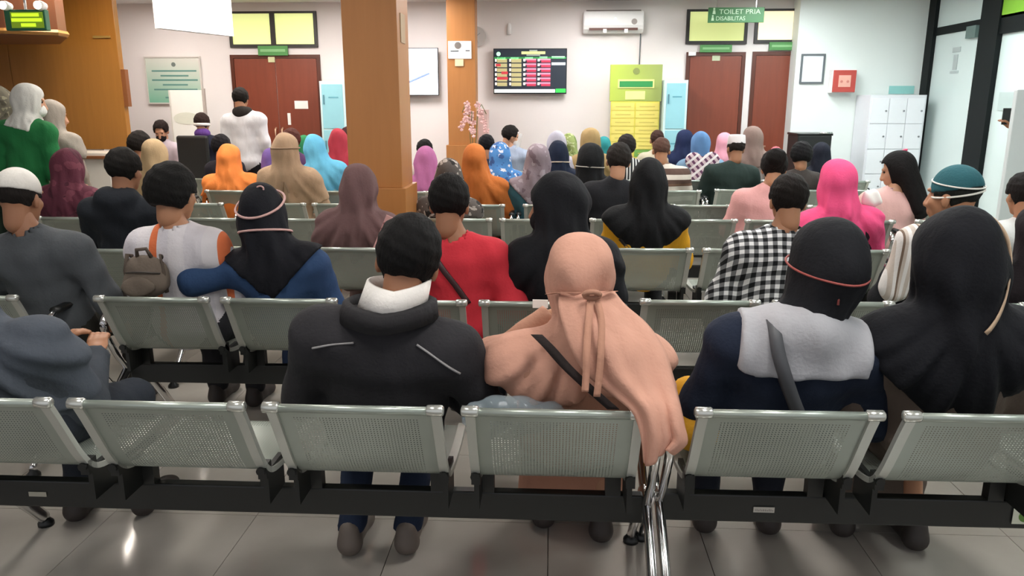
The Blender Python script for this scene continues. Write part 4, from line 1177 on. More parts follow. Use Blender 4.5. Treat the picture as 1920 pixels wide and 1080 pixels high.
def strap(info, name, pts, width, col, on='top', lift=.003, thick=.005, rough=.5):
    """pts are (x, z) offsets from the neck base (x right, z up), seen from behind"""
    nb = info['nb']
    if on == 'cape': prims, ee = info['cov'][1], info['cov'][2] + .004
    elif on == 'head': prims, ee = info['cov'][0], .003
    elif on == 'both': hp_, cp_, ce_ = info['cov']; prims, ee = (lambda q: np.minimum(np.minimum(evalp(hp_, q, .03, .004), evalp(cp_, q, .05, ce_ * (.3 if info.get('short') else 1) + .004)), evalp(info['top'], q, .045, .02))), 0
    else: prims, ee = info['top'], .018
    P = [(nb[0] + x, nb[2] + z) for x, z in pts]
    return ribbon(prims, .045, ee, P, width, thick=thick, lift=lift).build(name, plain(col, rough, var=.1), info['root'], True)
def band(info, name, col, zc=0.0, tilt=0.0, roll=0.0, r=.005, a0=0, a1=360, prims=None, e=.002, flat=1.0):
    """a cord or band round the head at height zc, tilted about the head's x axis (degrees) and y axis"""
    prims = prims or (info['cov'][0] if info['cov'] else [('e', info['hc'] + info['Rh'] @ V(0, -.014, .035), V(.077, .096, .088) + .018, info['Rh'])])
    if info['cov']: e += .009
    Rh = info['Rh'] @ Rx(rad(tilt)) @ Ry(rad(roll)); o = info['hc'] + Rh @ V(0, -.01, zc); pts = []
    n = 40
    for i in range(n + 1):
        th = rad(a0 + (a1 - a0) * i / n); d = Rh @ V(math.sin(th), math.cos(th), 0); t = .3
        for _ in range(40):
            f = float(evalp(prims, (o + d * t)[None], .025, e)[0]); t -= max(f, .0004) * .8
            if f < .001: break
        pts.append(tuple(o + d * t))
    return MB().tube(pts, r, 6, flat).build(name, plain(col, .7, var=.05), info['root'], True)

# ------------------------------------------------------------------ the people, nearest first
# front row
def ex_black_jacket(i):
    nb, rt = i['nb'], i['root']
    ring = MB(); n = 28; prof = []
    for k in range(n):
        th = 2 * math.pi * k / n; c, s = math.cos(th), math.sin(th)
        for r, z in ((.090, .02), (.108, .02), (.100, .105), (.091, .107)): prof.append((nb[0] + r * c + .006 + z * .30, nb[1] + .0 + r * 1.02 * s, nb[2] + z + .018 * abs(c)))
    ring.v = prof; ring.f = [(4 * k + j, 4 * ((k + 1) % n) + j, 4 * ((k + 1) % n) + (j + 1) % 4, 4 * k + (j + 1) % 4) for k in range(n) for j in range(4)]
    ring.build('shirt_collar', cloth('ece8e2'), rt, True, label='white shirt collar')
    jc = MB(); prof = []
    for k in range(n + 1):
        th = math.pi * (-.28 - 1.0 * k / n * 1.44 + .0) if False else math.pi * (.78 + 1.44 * k / n)
        c, s = math.cos(th), math.sin(th)
        for r, z in ((.108, -.01), (.142, -.02), (.133, .032), (.116, .042)): prof.append((nb[0] + r * c * 1.1 + z * .12, nb[1] + .008 + r * s, nb[2] + z + .02 * abs(c)))
    jc.v = prof; jc.f = [(4 * k + j, 4 * (k + 1) + j, 4 * (k + 1) + (j + 1) % 4, 4 * k + (j + 1) % 4) for k in range(n) for j in range(4)] + [(3, 2, 1, 0), (4 * n, 4 * n + 1, 4 * n + 2, 4 * n + 3)]
    jc.build('jacket_collar', cloth('2b2a2c'), rt, True)
    strap(i, 'seam_piping', [(-.09, -.055), (-.16, -.062), (-.22, -.075)], .005, '8d8b8b', thick=.003)
    strap(i, 'seam_piping', [(.10, -.06), (.16, -.10), (.23, -.155)], .005, '8d8b8b', thick=.003)
    band(i, 'mask_cord', 'd8d4d0', -.035, 12, r=.0025, a0=60, a1=110, e=-.004)
person('person in a black jacket with a white collar, seated with back to the camera', 772, 407, 1, bx=693, lean=2, hp=8, hr=9, wide=1.24, near=True, skin=2, top='2d2c2f', top_name='jacket', trousers='222d42',
       hair='short', hair_col='0f0e0e', extra=ex_black_jacket, shoes='6a6058', feet=[(655, 1042), (762, 1040)], fold=.8)
def ex_pink(i):
    root = i['root'].location
    # the long end of the scarf, thrown over the backrest at the right
    rows = [(548, 1050, 1150, 2.235, 2.27), (575, 1048, 1172, 2.185, 2.25), (610, 1056, 1212, 2.135, 2.24), (655, 1072, 1243, 2.09, 2.19), (700, 1100, 1258, 2.07, 2.14), (740, 1150, 1268, 2.04, 2.09),
            (770, 1185, 1275, 2.005, 2.03), (800, 1198, 1281, 1.985, 1.995), (830, 1203, 1286, 1.975, 1.985), (862, 1206, 1262, 1.972, 1.98)]
    G = spline([(r[0], r[1], r[2]) for r in rows], 4); D = spline([(r[3], r[4], 0) for r in rows], 4); nu = 22; m = MB()
    for v, (g, d) in enumerate(zip(G, D)):
        for u in range(nu + 1):
            t = u / nu; fv = v / len(G); Y = d.x + (d.y - d.x) * t ** 3 - .03 * math.sin(math.pi * t) * (1 - .6 * fv)
            Y += (.010 * math.sin(11 * t + 1.5 * fv) + .006 * math.sin(23 * t + 4 * fv + 1)) * min(1, fv * 3 + .15)
            py = g.x + (14 * math.sin(6.5 * t + .4) if fv > .8 else 0) * (fv - .8) * 5 - (22 * max(0, t - .62) / .38 * max(0, fv - .85) / .15)
            p = at(g.y + (g.z - g.y) * t, py, Y) - root; m.v.append(tuple(p))
    W_ = nu + 1
    m.f = [(v * W_ + u, v * W_ + u + 1, (v + 1) * W_ + u + 1, (v + 1) * W_ + u) for v in range(len(G) - 1) for u in range(nu)]
    o = m.build('scarf_end', cloth('c79682'), i['root'], True); md = o.modifiers.new('thickness', 'SOLIDIFY'); md.thickness = .006
    def tape(nm, pts, w, col):
        q = [at(*a) - root for a in pts]; q = spline(q, 5); mm = MB()
        for p in q:
            for dx, dy in ((-w / 2, 0), (w / 2, 0), (w / 2, .005), (-w / 2, .005)): mm.v.append((p.x + dx, p.y + dy, p.z))
        for k in range(len(q) - 1):
            for z in range(4): mm.f.append((k * 4 + z, k * 4 + (z + 1) % 4, (k + 1) * 4 + (z + 1) % 4, (k + 1) * 4 + z))
        mm.f += [(3, 2, 1, 0), tuple((len(q) - 1) * 4 + z for z in range(4))]
        return mm.build(nm, cloth(col), i['root'], True)
    tape('hijab_tie', [(1108, 556, 2.16), (1104, 600, 2.105), (1100, 660, 2.05), (1099, 700, 2.035), (1097, 735, 2.02)], .020, 'b98973')
    tape('hijab_tie', [(1118, 556, 2.16), (1128, 600, 2.105), (1127, 660, 2.045), (1124, 700, 2.03), (1119, 744, 2.015)], .019, 'b58670')
    tape('bag_strap', [(1006, 628, 2.20), (1030, 652, 2.13), (1062, 688, 2.085), (1100, 724, 2.045), (1150, 768, 2.03)], .034, '241d1c')
    c = at(1110, 553, 2.145) - root; mm = MB()
    mm.tube([tuple(c + Vector((.022 * math.cos(t), -.006 * math.sin(t), .010 * math.sin(t)))) for t in [k * math.pi / 7 for k in range(15)]], .008, 8)
    mm.build('tie_knot', cloth('a87c67'), i['root'], True)
    tape('hijab_tie_band', [(1028, 552, 2.25), (1050, 549, 2.205), (1090, 549, 2.165), (1130, 549, 2.185), (1153, 546, 2.24)], .02, 'bb8b76')
    w = i['wrL']; box('paper_slip', (w[0] - .075, w[1] + .10, w[2] + .0), (w[0] - .02, w[1] + .104, w[2] + .03), M_paper, i['root'])
person('person in a salmon pink tied hijab with a black bag strap', 1088, 452, 1, bx=1090, lean=5, hp=6, wide=1.12, near=True, skin=0, top='b98973', top_name='robe', trousers='b5856f', skirt=True,
       hijab=dict(style='round', tied=True, col='c79682', len=.16, vol=.026, back=.012, fold=1.6),
       arms={'L': ((-.30, .12, .78), (1038, 592, 2.55))}, extra=ex_pink)
def ex_navy(i):
    strap(i, 'bag_strap', [(-.115, .03), (-.10, -.07), (-.05, -.2), (.02, -.34)], .034, '47484c', thick=.006, lift=.044)
    band(i, 'mask_cord', '9a4a44', .0, 14, 0, r=.0035)
    p = [(i['hc'] + i['Rh'] @ V(-.02, -.118, .0 - .02 * k)) for k in range(6)]
    MB().tube([tuple(q) for q in p], .0035, 6).build('cord_end', plain('8d443f', .7), i['root'], True)
    T, tl, hip, Rt = i['T'], i['tl'], i['hip'], i['Rt']
    def hood_post(F, P):
        q = (P - hip) @ Rt; x, y, z = q[..., 0], q[..., 1], q[..., 2]
        F = np.maximum(F, (T - .135 + .10 * x + .25 * np.maximum(-.12 - x, 0)) - z); F = np.maximum(F, np.abs(x) - .195); F = np.maximum(F, y - .03)
        return F + .003 * np.sin(48 * x + 22 * z)
    hd = surf(i['torso'][2:] + [cap(i['shL'], i['elL'], .06, .05), cap(i['shR'], i['elR'], .06, .05), ell(tl(0, -.07, T - .01), (.10, .045, .05), Rt)], .011, .045, .032, hood_post)
    link('hood', np_mesh('hood', hd, cloth('a9a9ad')), i['root'], label='light grey hood')
    sh = surf([cap(V(-.25, .02, .60), V(-.27, .06, .70), .075, .06), cap(V(-.25, .02, .60), V(-.22, .2, .58), .075, .07)], .014, .05, .0, None)
    link('yellow_garment', np_mesh('yellow_garment', sh, cloth('d19a2c')), i['root'], label='yellow cloth at the hip')
person('person in a navy jacket with a grey hood, black hijab and maroon mask', 1560, 420, 1, bx=1490, lean=5, hp=6, hr=4, hy=12, wide=1.1, near=True, skin=2, top='1d2536', top_name='jacket', trousers='20242e',
       hijab=dict(style='round', col='16171b', len=.02, vol=.025, back=.03, fold=.6), mask='6d1f2a', extra=ex_navy)
def ex_bigblack(i):
    band(i, 'mask_band', 'b39a80', .02, 62, -22, r=.008, a0=20, a1=172, flat=.35)
person('person in a wide black hijab over a brown robe with a beige band', 1797, 408, 1, bx=1822, lean=5, hp=6, hr=-3, wide=1.12, near=True, skin=1, top='6a5c54', top_name='robe', trousers='5d5149', skirt=True, shoes='3a3431',
       hijab=dict(style='tri', col='121318', len=.37, vol=.036, flare=.012, back=.02, fold=1.3), extra=ex_bigblack)
person('person in a slate grey top leaning at the left edge, head out of view', -95, 500, 1, bx=20, lean=16, hp=10, wide=1.1, near=True, skin=1, top='3f444b', top_name='top', trousers='2b3038',
       hijab=dict(style='round', col='4a5059', len=.34, vol=.024, fold=1.5))

# second row
def ex_red(i):
    strap(i, 'bag_strap', [(-.12, -.02), (-.06, -.11), (.0, -.19), (.06, -.28)], .026, '3a1f22', thick=.004)
    w = i['shR']
person('person in a bright red jacket sitting behind the black jacket', 840, 330, 2, bx=868, lean=5, hp=5, hy=-6, wide=.92, near=True, skin=2, top='c8333f', top_name='jacket', trousers='26282f', hair='short', hair_col='12100f', extra=ex_red,
       arms={'R': ((.24, -.06, .72), (.18, .12, .58))})
def ex_niqab(i):
    strap(i, 'bag_strap', [(.02, -.06), (.10, -.12), (.15, -.22), (.16, -.30)], .02, '5d6167', on='cape', thick=.004)
person('person in a full black veil looking left, with a black bag', 1042, 335, 2, bx=1062, lean=7, hy=88, hp=4, near=True, skin=1, top='17181c', top_name='robe', trousers='17181c', skirt=True, eyes=True,
       hijab=dict(style='round', col='18191d', len=.33, vol=.034, flare=.004, back=.03), mask='141518', extra=ex_niqab)
def ex_denim(i):
    band(i, 'mask_cord', 'cfa5a0', .06, 30, 0, r=.006)
    band(i, 'mask_cord', 'cfa5a0', -.085, -6, 0, r=.006, a0=60, a1=300)
    c = i['hc'] + i['Rh'] @ V(.03, -.09, .118)
    MB().tube([tuple(c + V(.016 * math.cos(t), 0, .012 * math.sin(t))) for t in [k * math.pi / 6 for k in range(13)]], .004, 6).build('cord_bow', plain('cfa5a0', .7), i['root'], True)
person('person in a blue denim jacket and dark hijab with pink mask cords', 488, 352, 2, bx=520, lean=5, hp=8, hr=-4, wide=1.0, near=True, skin=1, top='2d4568', top_name='jacket', trousers='2b3a58',
       hijab=dict(style='tri', col='16171d', len=.22, vol=.022, back=.01, c2='6d2430'), arms={'L': ((-.40, -.12, .83), (-.30, .16, .84))}, extra=ex_denim)
person('person in a white and orange shirt with bushy black hair', 322, 310, 2, bx=326, lean=4, hp=6, hy=-14, wide=.98, near=True, skin=1, top='d0ccd2', pat='vstripe', c2='d6d2d6', c3='d9744a', ps=2.2, trousers='2c2c30', hair='full', hair_col='121110',
       arms={'L': ((-.25, .05, .74), (-.10, .30, .70))})
person('person in a grey shirt and white skullcap at the left edge', 30, 320, 2, bx=62, lean=3, hp=6, wide=1.12, near=True, skin=2, top='4f5357', trousers='35342f', hair='crop', hair_col='1c1816', cap_=('skullcap', 'dcd9d2'),
       arms={'R': ((.30, -.04, .72), (.26, .1, .58))})
person('person in a black and white checked shirt', 1482, 330, 2, bx=1462, lean=6, hp=8, hr=2, wide=.98, near=True, skin=1, top='e6e6e6', pat='gingham', c2='77787a', c3='1a1b1d', trousers='2c2f36', hair='short', hair_col='17120f', headscale=.93,
       extra=lambda i: band(i, 'mask_cord', 'e3ddd6', -.05, 40, 0, r=.003, a0=225, a1=262, e=-.004))
def ex_teal(i):
    band(i, 'white_cord', 'e6e4dc', .01, -8, -8, r=.005, e=-.001)
    band(i, 'white_cord', 'e6e4dc', .06, 8, -4, r=.004, e=.001)
    sc = surf([cap(i['tl'](-.20, -.06, i['T'] - .02), i['tl'](-.24, -.02, i['T'] - .26), .075, .07)], .013, .05, .0, lambda F, P: F + .004 * np.sin(60 * P[..., 0] + 20 * P[..., 2]))
    link('striped_scarf', np_mesh('striped_scarf', sc, cloth('c9bdb2', 'vstripe', 'e8e4e0', '7d6a5c', .45)), i['root'], label='beige striped scarf')
person('person in a teal hat with white cords and a striped scarf on the right side', 1793, 315, 2, bx=1800, lean=6, hp=2, hy=40, wide=1.0, near=True, skin=1, top='191a1d', top_name='jacket', trousers='22242a', hair='crop', hair_col='1d1f1c', cap_=('skullcap', '2f6068'), extra=ex_teal)
person('person in a dark maroon hijab cut off by the right edge', 1952, 420, 2, deep=-.02, lean=10, hp=20, wide=.95, skin=1, top='2a2023', top_name='robe', trousers='251c1f', hijab=dict(style='round', col='1f191c', len=.3, vol=.02), ztop=1.16)

# third row
def ex_fan(i):
    r = i['root'].location; c = at(722, 438, r.y - .28) - r; m = MB(); m2 = MB()
    M = Matrix.Translation(c) @ Matrix.Rotation(rad(24), 4, 'Y')
    m.box(-.035, .035, -.003, .003, -.11, .11, M); m.build('paper_fan', plain('dba9a4', .7), i['root'])
    for k in range(3): m2.box(-.033, .033, -.005, -.0032, -.02 + .035 * k, -.008 + .035 * k, M)
    m2.build('fan_print', plain('8d5a5a', .7), i['root'])
def ex_brown(i):
    sl = surf([cap(i['shL'] + V(-.03, .0, -.02), i['elL'] + V(-.02, 0, 0), .05, .05)], .015, .03, .015)
    link('sleeve_panel', np_mesh('sleeve_panel', sl, cloth('b9a99c')), i['root'])
person('person in a dusty brown hijab beside the near column', 672, 315, 3, bx=668, lean=5, hp=7, hr=3, near=True, skin=0, top='a8988c', top_name='robe', trousers='6b5652', skirt=True,
       hijab=dict(style='round', col='6e5454', len=.38, vol=.03, flare=.01, back=.02, fold=1.4), extra=ex_fan)
person('person in a mustard yellow top with a black triangular hijab', 1218, 303, 3, bx=1214, lean=4, hp=4, near=True, skin=1, top='d29a22', top_name='blouse', trousers='2a2a2c',
       hijab=dict(style='tri', col='131416', len=.34, vol=.026, back=.02, fold=1.0), extra=lambda i: strap(i, 'bag_strap', [(-.17, -.18), (-.12, -.235), (-.08, -.27)], .02, '1a1414', thick=.004))
person('person in a shiny hot pink hijab', 1571, 305, 3, bx=1585, lean=6, hp=8, hy=-6, near=True, skin=1, top='2b1c28', top_name='blouse', trousers='2a2228',
       hijab=dict(style='skew', slope=-.8, col='e0507f', len=.40, vol=.026, flare=-.004, fold=1.2, c2='f08aa8'))

# fourth row
person('person in a plain black shirt with short dark hair', 1161, 270, 4, bx=1152, lean=4, hp=5, hr=4, wide=1.12, skin=0, top='1d1e22', trousers='23252b', hair='short', hair_col='26221f')
person('person in a pale pink shirt with dark tied hair and a pink scrunchie', 1455, 285, 4, bx=1432, lean=7, hp=14, hy=-10, skin=1, top='d79f9c', trousers='2b2a2e', hair='bun', hair_col='15110f',
       extra=lambda i: MB().tube([tuple(i['hc'] + i['Rh'] @ V(.03 * math.cos(t), -.085, .115 + .03 * math.sin(t))) for t in [k * math.pi / 6 for k in range(13)]], .012, 6).build('scrunchie', cloth('e0808c'), i['root'], True))
person('person with long black hair and a pink clip, looking down to the left', 1686, 288, 4, bx=1674, lean=12, hy=62, hp=18, skin=0, top='d5aaa4', top_name='blouse', trousers='c9a09b', hair='long', hair_col='100d0d', near=True, eyes=True,
       extra=lambda i: (link('hair_clip', np_mesh('hair_clip', surf([ell((.03, -.08, .125), (.022, .02, .012))], .006), plain('e0456f', .4)), i['root']).__setattr__('matrix_local', i['hm'])))
person('person in a grey floral head cover behind the red jacket', 842, 303, 4, bx=838, lean=5, hp=6, skin=1, top='8d8580', top_name='blouse', trousers='5b5754', hijab=dict(style='round', col='5d5652', pat='floral', c2='b3a9a2', c3='2a2726', len=.14, vol=.026, ps=1.2))
person('person in a dark hooded shirt on the left with short black hair', 232, 280, 3, bx=215, lean=5, hp=5, hy=-8, wide=1.05, skin=2, near=True, top='1d2127', top_name='hooded_shirt', trousers='26282d', hair='short', hair_col='141210', hood=True)
person('person in a maroon floral hijab beside the white skullcap', 126, 283, 4, bx=122, lean=5, hp=7, skin=1, near=True, top='4f2833', top_name='blouse', trousers='3a2228', hijab=dict(style='round', col='5a2c3a', pat='floral', c2='6d3a47', c3='4a2430', len=.3, vol=.026, ps=2.0))

# fifth row
person('person in a burnt orange gathered hijab', 889, 274, 5, bx=902, lean=5, hp=6, skin=0, top='b76a32', top_name='robe', trousers='9a5a2c', skirt=True, hijab=dict(style='long', col='c06f35', len=.42, vol=.024, back=.02, fold=1.6))
person('person in a lilac grey lace hijab over a teal blouse', 1010, 275, 5, bx=1000, lean=5, hp=8, hr=-2, skin=0, top='3f6874', top_name='blouse', trousers='33525c', hijab=dict(style='tri', col='8d7f86', pat='floral', c2='a79ba2', c3='76666e', len=.24, vol=.028, ps=1.6))
person('person in a tan hijab tied with a ribbon', 535, 254, 5, bx=540, lean=4, hp=5, skin=0, top='a58a70', top_name='robe', trousers='97806a', skirt=True, wide=1.08, hijab=dict(style='long', col='b0957a', len=.30, vol=.03, back=.02, fold=1.1),
       extra=lambda i: (band(i, 'hijab_ribbon', '8f765f', .02, 4, r=.006), strap(i, 'ribbon_tail', [(-.01, -.10), (-.02, -.16), (-.03, -.22)], .02, '957c64', on='cape'), strap(i, 'ribbon_tail', [(.01, -.10), (.03, -.16), (.04, -.2)], .02, '957c64', on='cape')))
person('person in a tan headscarf behind the dark hooded shirt', 289, 265, 5, bx=292, lean=5, hp=6, skin=0, top='b09a78', top_name='robe', trousers='8f7c60', hijab=dict(style='round', col='b59c78', len=.28, vol=.024))
person('person with thick dark hair beside the tan headscarf', 262, 248, 6, bx=255, lean=5, hp=5, skin=1, top='8a7460', trousers='35322f', hair='full', hair_col='191513')

# sixth row
person('person in a bright orange hooded jacket with the hood up', 428, 275, 6, bx=434, lean=9, hp=16, skin=1, wide=1.2, top='e2813f', top_name='jacket', trousers='2d2f36', hijab=dict(style='round', col='ea8a46', len=.2, vol=.03, back=.03, fold=1.2))
person('person with a black cap of hair in front of the orange hood', 414, 254, 7, bx=420, lean=4, hp=4, skin=1, top='24222a', trousers='26262c', hair='full', hair_col='141216')
person('person in a sky blue hijab leaning to the left', 588, 256, 6, bx=612, lean=10, hp=14, hr=-12, skin=0, top='8ab4c4', top_name='blouse', trousers='5f8fa6', hijab=dict(style='skew', slope=-1.0, col='66b4d6', len=.34, vol=.024, flare=.008, fold=1.0))
person('person in an orchid pink hijab right of the near column', 798, 279, 6, bx=800, lean=5, hp=6, skin=0, top='b26f9c', top_name='robe', trousers='8f5a80', skirt=True, hijab=dict(style='long', col='b06a98', len=.42, vol=.028, fold=1.0))
person('person in a blue and white batik hijab', 938, 270, 6, bx=938, lean=6, hp=8, hr=-6, skin=1, top='1f2737', top_name='blouse', trousers='22262f', hijab=dict(style='tri', col='4f86c2', pat='floral', c2='d9dde6', c3='3f5f94', len=.32, vol=.026, ps=1.1, flare=.008))
person('person in a plain navy hijab beside the lilac lace hijab', 1046, 268, 6, bx=1052, lean=5, hp=6, skin=1, top='c99a2a', top_name='blouse', trousers='4a3f52', hijab=dict(style='tri', col='161f33', len=.24, vol=.026, back=.02),
       extra=lambda i: band(i, 'mask_cord', 'cbb8a4', -.07, 0, r=.006, a0=80, a1=280))
person('person in a black hijab with a white mask cord in front of the tan hijab', 1107, 274, 5, bx=1108, lean=6, hp=8, hr=3, skin=1, top='1a1b1e', top_name='robe', trousers='1d1e22', skirt=True, hijab=dict(style='round', col='141517', len=.3, vol=.034, back=.02),
       extra=lambda i: band(i, 'mask_cord', 'b9b4aa', -.05, 6, r=.005, a0=95, a1=265))
person('person with cropped hair in a brown and white striped shirt', 1240, 258, 6, bx=1250, lean=4, hp=6, skin=1, wide=1.08, top='5f4a42', pat='hstripe', c2='d8cec2', c3='7b5f50', ps=1.6, trousers='3a3532', hair='crop', hair_col='5b4238')
person('person in a dark green shirt and white cap', 1381, 255, 6, bx=1372, lean=5, hp=5, hy=10, hr=3, wide=1.16, skin=2, top='26332f', trousers='2b2d2c', hair='crop', hair_col='201a17', cap_=('kopiah', 'ddd6d6'))
person('person with black hair left of the hot pink hijab', 1503, 268, 6, bx=1503, lean=6, hp=6, skin=1, top='3b3532', trousers='2a2726', hair='full', hair_col='121011')
person('person with dark navy headscarf above the hot pink hijab', 1540, 270, 7, bx=1541, lean=6, hp=8, skin=1, top='2b2c3a', top_name='blouse', trousers='26262e', hijab=dict(style='round', col='181a26', len=.22, vol=.02))

# seventh row and beyond
person('person in a crimson hijab left of the near column', 634, 245, 7, bx=640, lean=6, hp=7, skin=0, top='a03540', top_name='robe', trousers='7d2c35', skirt=True, hijab=dict(style='long', col='b03a48', len=.40, vol=.026))
person('person with auburn hair and pink mask cord in the far left rows', 546, 243, 7, bx=552, lean=5, hp=5, skin=1, top='5a3f66', trousers='3a2f44', hair='full', hair_col='4f2a22', extra=lambda i: band(i, 'mask_cord', 'e0a09a', .02, 30, 30, r=.006, e=.006))
person('person in a purple robe and purple scarf in the far left rows', 510, 282, 6, bx=513, lean=8, hp=14, skin=0, top='5b4480', top_name='robe', trousers='4a3868', hijab=dict(style='round', col='6a5290', len=.3, vol=.022))
person('person with dark hair above the orchid pink hijab', 796, 263, 7, bx=797, lean=5, hp=5, skin=1, top='b9a6a0', trousers='3a3838', hair='short', hair_col='171413')
person('person with short black hair behind the orange hijab', 912, 254, 7, bx=916, lean=5, hp=5, skin=1, top='2c3346', trousers='2a2d36', hair='short', hair_col='121216')
def ex_shield(i):
    m, nt, b = _new('clear_visor'); b.inputs['Base Color'].default_value = (.9, .93, .95, 1); b.inputs['Roughness'].default_value = .08; b.inputs['Alpha'].default_value = .32
    o = SHIELD.build('face_shield', m, i['root'], True); o.matrix_local = i['hm']
person('person in a grey blue uniform with a clear face shield, in profile', 957, 237, 8, bx=964, lean=6, hy=-72, hp=14, skin=0, top='9aa5b8', top_name='uniform', trousers='3d4658', hair='short', hair_col='171412', mask='d9d3cf', eyes=True, extra=ex_shield, group='people seated on the benches')
person('person in a pale grey hijab behind the navy hijab', 1044, 249, 7, bx=1046, lean=5, hp=5, skin=0, top='c9c4cc', top_name='blouse', trousers='8d8a92', hijab=dict(style='round', col='b9b7c4', len=.3, vol=.026))
person('person in a green floral hijab in the far rows', 1066, 252, 8, bx=1072, lean=5, hp=5, skin=0, top='c5c9b0', top_name='blouse', trousers='77805f', hijab=dict(style='round', col='8c9a5f', pat='floral', c2='b5bd8f', c3='6d7d47', len=.28, vol=.02))
person('person in a golden tan hijab behind the black hijab', 1107, 244, 7, bx=1108, lean=5, hp=5, skin=0, top='9a815c', top_name='blouse', trousers='6b5a42', hijab=dict(style='round', col='ab9164', len=.24, vol=.032))
person('person in a teal headscarf right of the golden tan hijab', 1132, 258, 8, bx=1136, lean=6, hp=8, skin=0, top='2f7f80', top_name='blouse', trousers='2c5f60', hijab=dict(style='round', col='2b8284', len=.3, vol=.014))
person('person in a striped shirt with dark hair before the yellow board', 1174, 254, 7, bx=1186, lean=5, hp=5, skin=1, top='2a2a2d', pat='vstripe', c2='e0e0de', c3='2a2a2d', ps=.5, trousers='2b2b2e', hair='full', hair_col='241f1d')
person('person with close cropped brown hair before the pale blue cabinet', 1233, 244, 8, bx=1228, lean=5, hp=5, skin=2, top='b5ad97', trousers='4a4640', hair='crop', hair_col='3a2620')
person('person in a long navy hijab before the brown door', 1284, 246, 8, bx=1278, lean=7, hp=10, hr=6, skin=0, top='1d2744', top_name='robe', trousers='1d2744', skirt=True, hijab=dict(style='long', col='1b2546', len=.42, vol=.026))
person('person in a blue hijab with a plaid scarf', 1314, 250, 7, bx=1317, deep=-.03, lean=4, hp=5, skin=0, top='7796b0', top_name='blouse', trousers='566f88', wide=1.1, hijab=dict(style='tri', col='5f86b4', pat='plain', c2='d6c4c8', c3='5a3550', len=.10, vol=.028, ps=.9),
       extra=lambda i: link('plaid_scarf', np_mesh('plaid_scarf', surf([cap(i['tl'](-.10, -.11, i['T'] - .0), i['tl'](.06, -.15, i['T'] - .2), .06, .05, (i['Rt'], V(1, .4, 1))), cap(i['tl'](.10, -.11, i['T'] - .0), i['tl'](-.06, -.15, i['T'] - .2), .06, .05, (i['Rt'], V(1, .4, 1)))], .014, .02, .015), cloth('d3bcc2', 'plaid', '6a4560', 'ece6e6', .55)), i['root'], label='pink white and purple plaid scarf'))
person('person with a pink head cover left of the white cap', 1359, 250, 8, bx=1354, lean=5, hp=5, skin=0, top='d3b4bd', top_name='blouse', trousers='8f7a82', hijab=dict(style='round', col='d596a6', len=.2, vol=.016))
person('person in a taupe hijab between the two brown doors', 1411, 240, 7, bx=1414, lean=4, hp=4, skin=0, top='958784', top_name='robe', trousers='7b6e6c', hijab=dict(style='round', col='8a746c', len=.12, vol=.028))
person('person in a green headscarf before the pale blue cabinet on the left', 569, 255, 8, bx=575, lean=6, hp=8, skin=0, top='2a6b45', top_name='blouse', trousers='2a4f3a', hijab=dict(style='round', col='2c7a4c', len=.24, vol=.016))
person('person with dark red brown hair partly hidden by the near column', 652, 240, 8, bx=660, lean=5, hp=5, skin=1, top='5a2a2e', trousers='3a2426', hair='full', hair_col='3a1c1c')

# standing and staff
person('person standing in a white hooded sweatshirt before the double door', 449, 166, Y=9.6, stand=True, bx=457, lean=2, hp=8, wide=1.15, skin=1, top='d9dadd', top_name='sweatshirt', trousers='1d1c22', hair='short', hair_col='16130f', group='staff and standing people',
       hijab=None, extra=lambda i: link('dark_hood', np_mesh('dark_hood', surf([ell(i['tl'](0, -.07, i['T'] - .0), (.10, .06, .085), i['Rt']), cap(i['tl'](-.07, -.03, i['T'] + .02), i['tl'](.07, -.03, i['T'] + .02), .055)], .014, .04), cloth('26221f')), i['root']))
person('person standing in a green shirt, white hijab and mask at the reception', 50, 160, Y=6.25, stand=True, heading=0, bx=34, lean=6, hy=-62, hp=10, skin=0, near=True, top='1f6a3a', trousers='20352a', eyes=True, mask='dfe2de', wide=1.0, group='staff and standing people',
       hijab=dict(style='round', col='c9cac4', len=.07, vol=.02, back=.01), arms={'R': ((.24, .02, 1.08), (.30, .22, .98))})
person('person standing in a grey top behind the green shirt', 96, 190, Y=6.9, stand=True, bx=92, lean=4, hy=-40, hp=8, skin=0, top='8f877d', trousers='5b564e', hijab=dict(style='round', col='9a938a', len=.2, vol=.018), group='staff and standing people')
person('person with a patterned grey scarf at the far left edge', -6, 166, Y=6.7, stand=True, bx=-20, lean=4, hy=-30, hp=8, skin=0, top='2a5a3a', trousers='2c3a30', hijab=dict(style='round', col='5f5c50', pat='floral', c2='87836f', c3='47443a', len=.3, vol=.026), group='staff and standing people')
office_chair(376, 10.1, 1.25, 0, 'black office chair in front of the white screen')
person('person in navy with a white headband and purple scarf on the office chair', 377, 213, Y=10.17, bx=380, lean=3, hp=3, skin=0, top='1f2233', trousers='23253a', hair='short', hair_col='2a1d18', group='staff and standing people', hips=.66,
       extra=lambda i: (band(i, 'head_band', 'ece8e0', -.015, 0, r=.022, e=.0), link('purple_scarf', np_mesh('purple_scarf', surf([ell(i['tl'](0, -.03, i['T'] + .04), (.105, .09, .075), i['Rt'])], .014, .03), cloth('5a3a80')), i['root'])))
office_chair(306, 10.4, 1.05, rad(180), 'black office chair behind the bent person in the mauve coat')
person('person in a mauve white coat and black mask bending over the desk, facing the camera', 303, 228, Y=10.38, heading=180, lean=14, hp=26, hy=10, skin=0, top='c9bcc6', top_name='coat', trousers='3a3640', hair='short', hair_col='221916', mask='1d1a1c', eyes=True, group='staff and standing people', hips=.60)
def ex_phone(i):
    w, el = i['wrL'], i['elL']; d = (w - el) / np.linalg.norm(w - el); c = w + d * .09
    box('mobile_phone', (c[0] - .05, c[1] - .006, c[2] - .02), (c[0] + .02, c[1] + .004, c[2] + .12), M_black, i['root'], .003)
PX = at(1960, 200, 7.0).x
hw = at(1898, 240, 7.0)
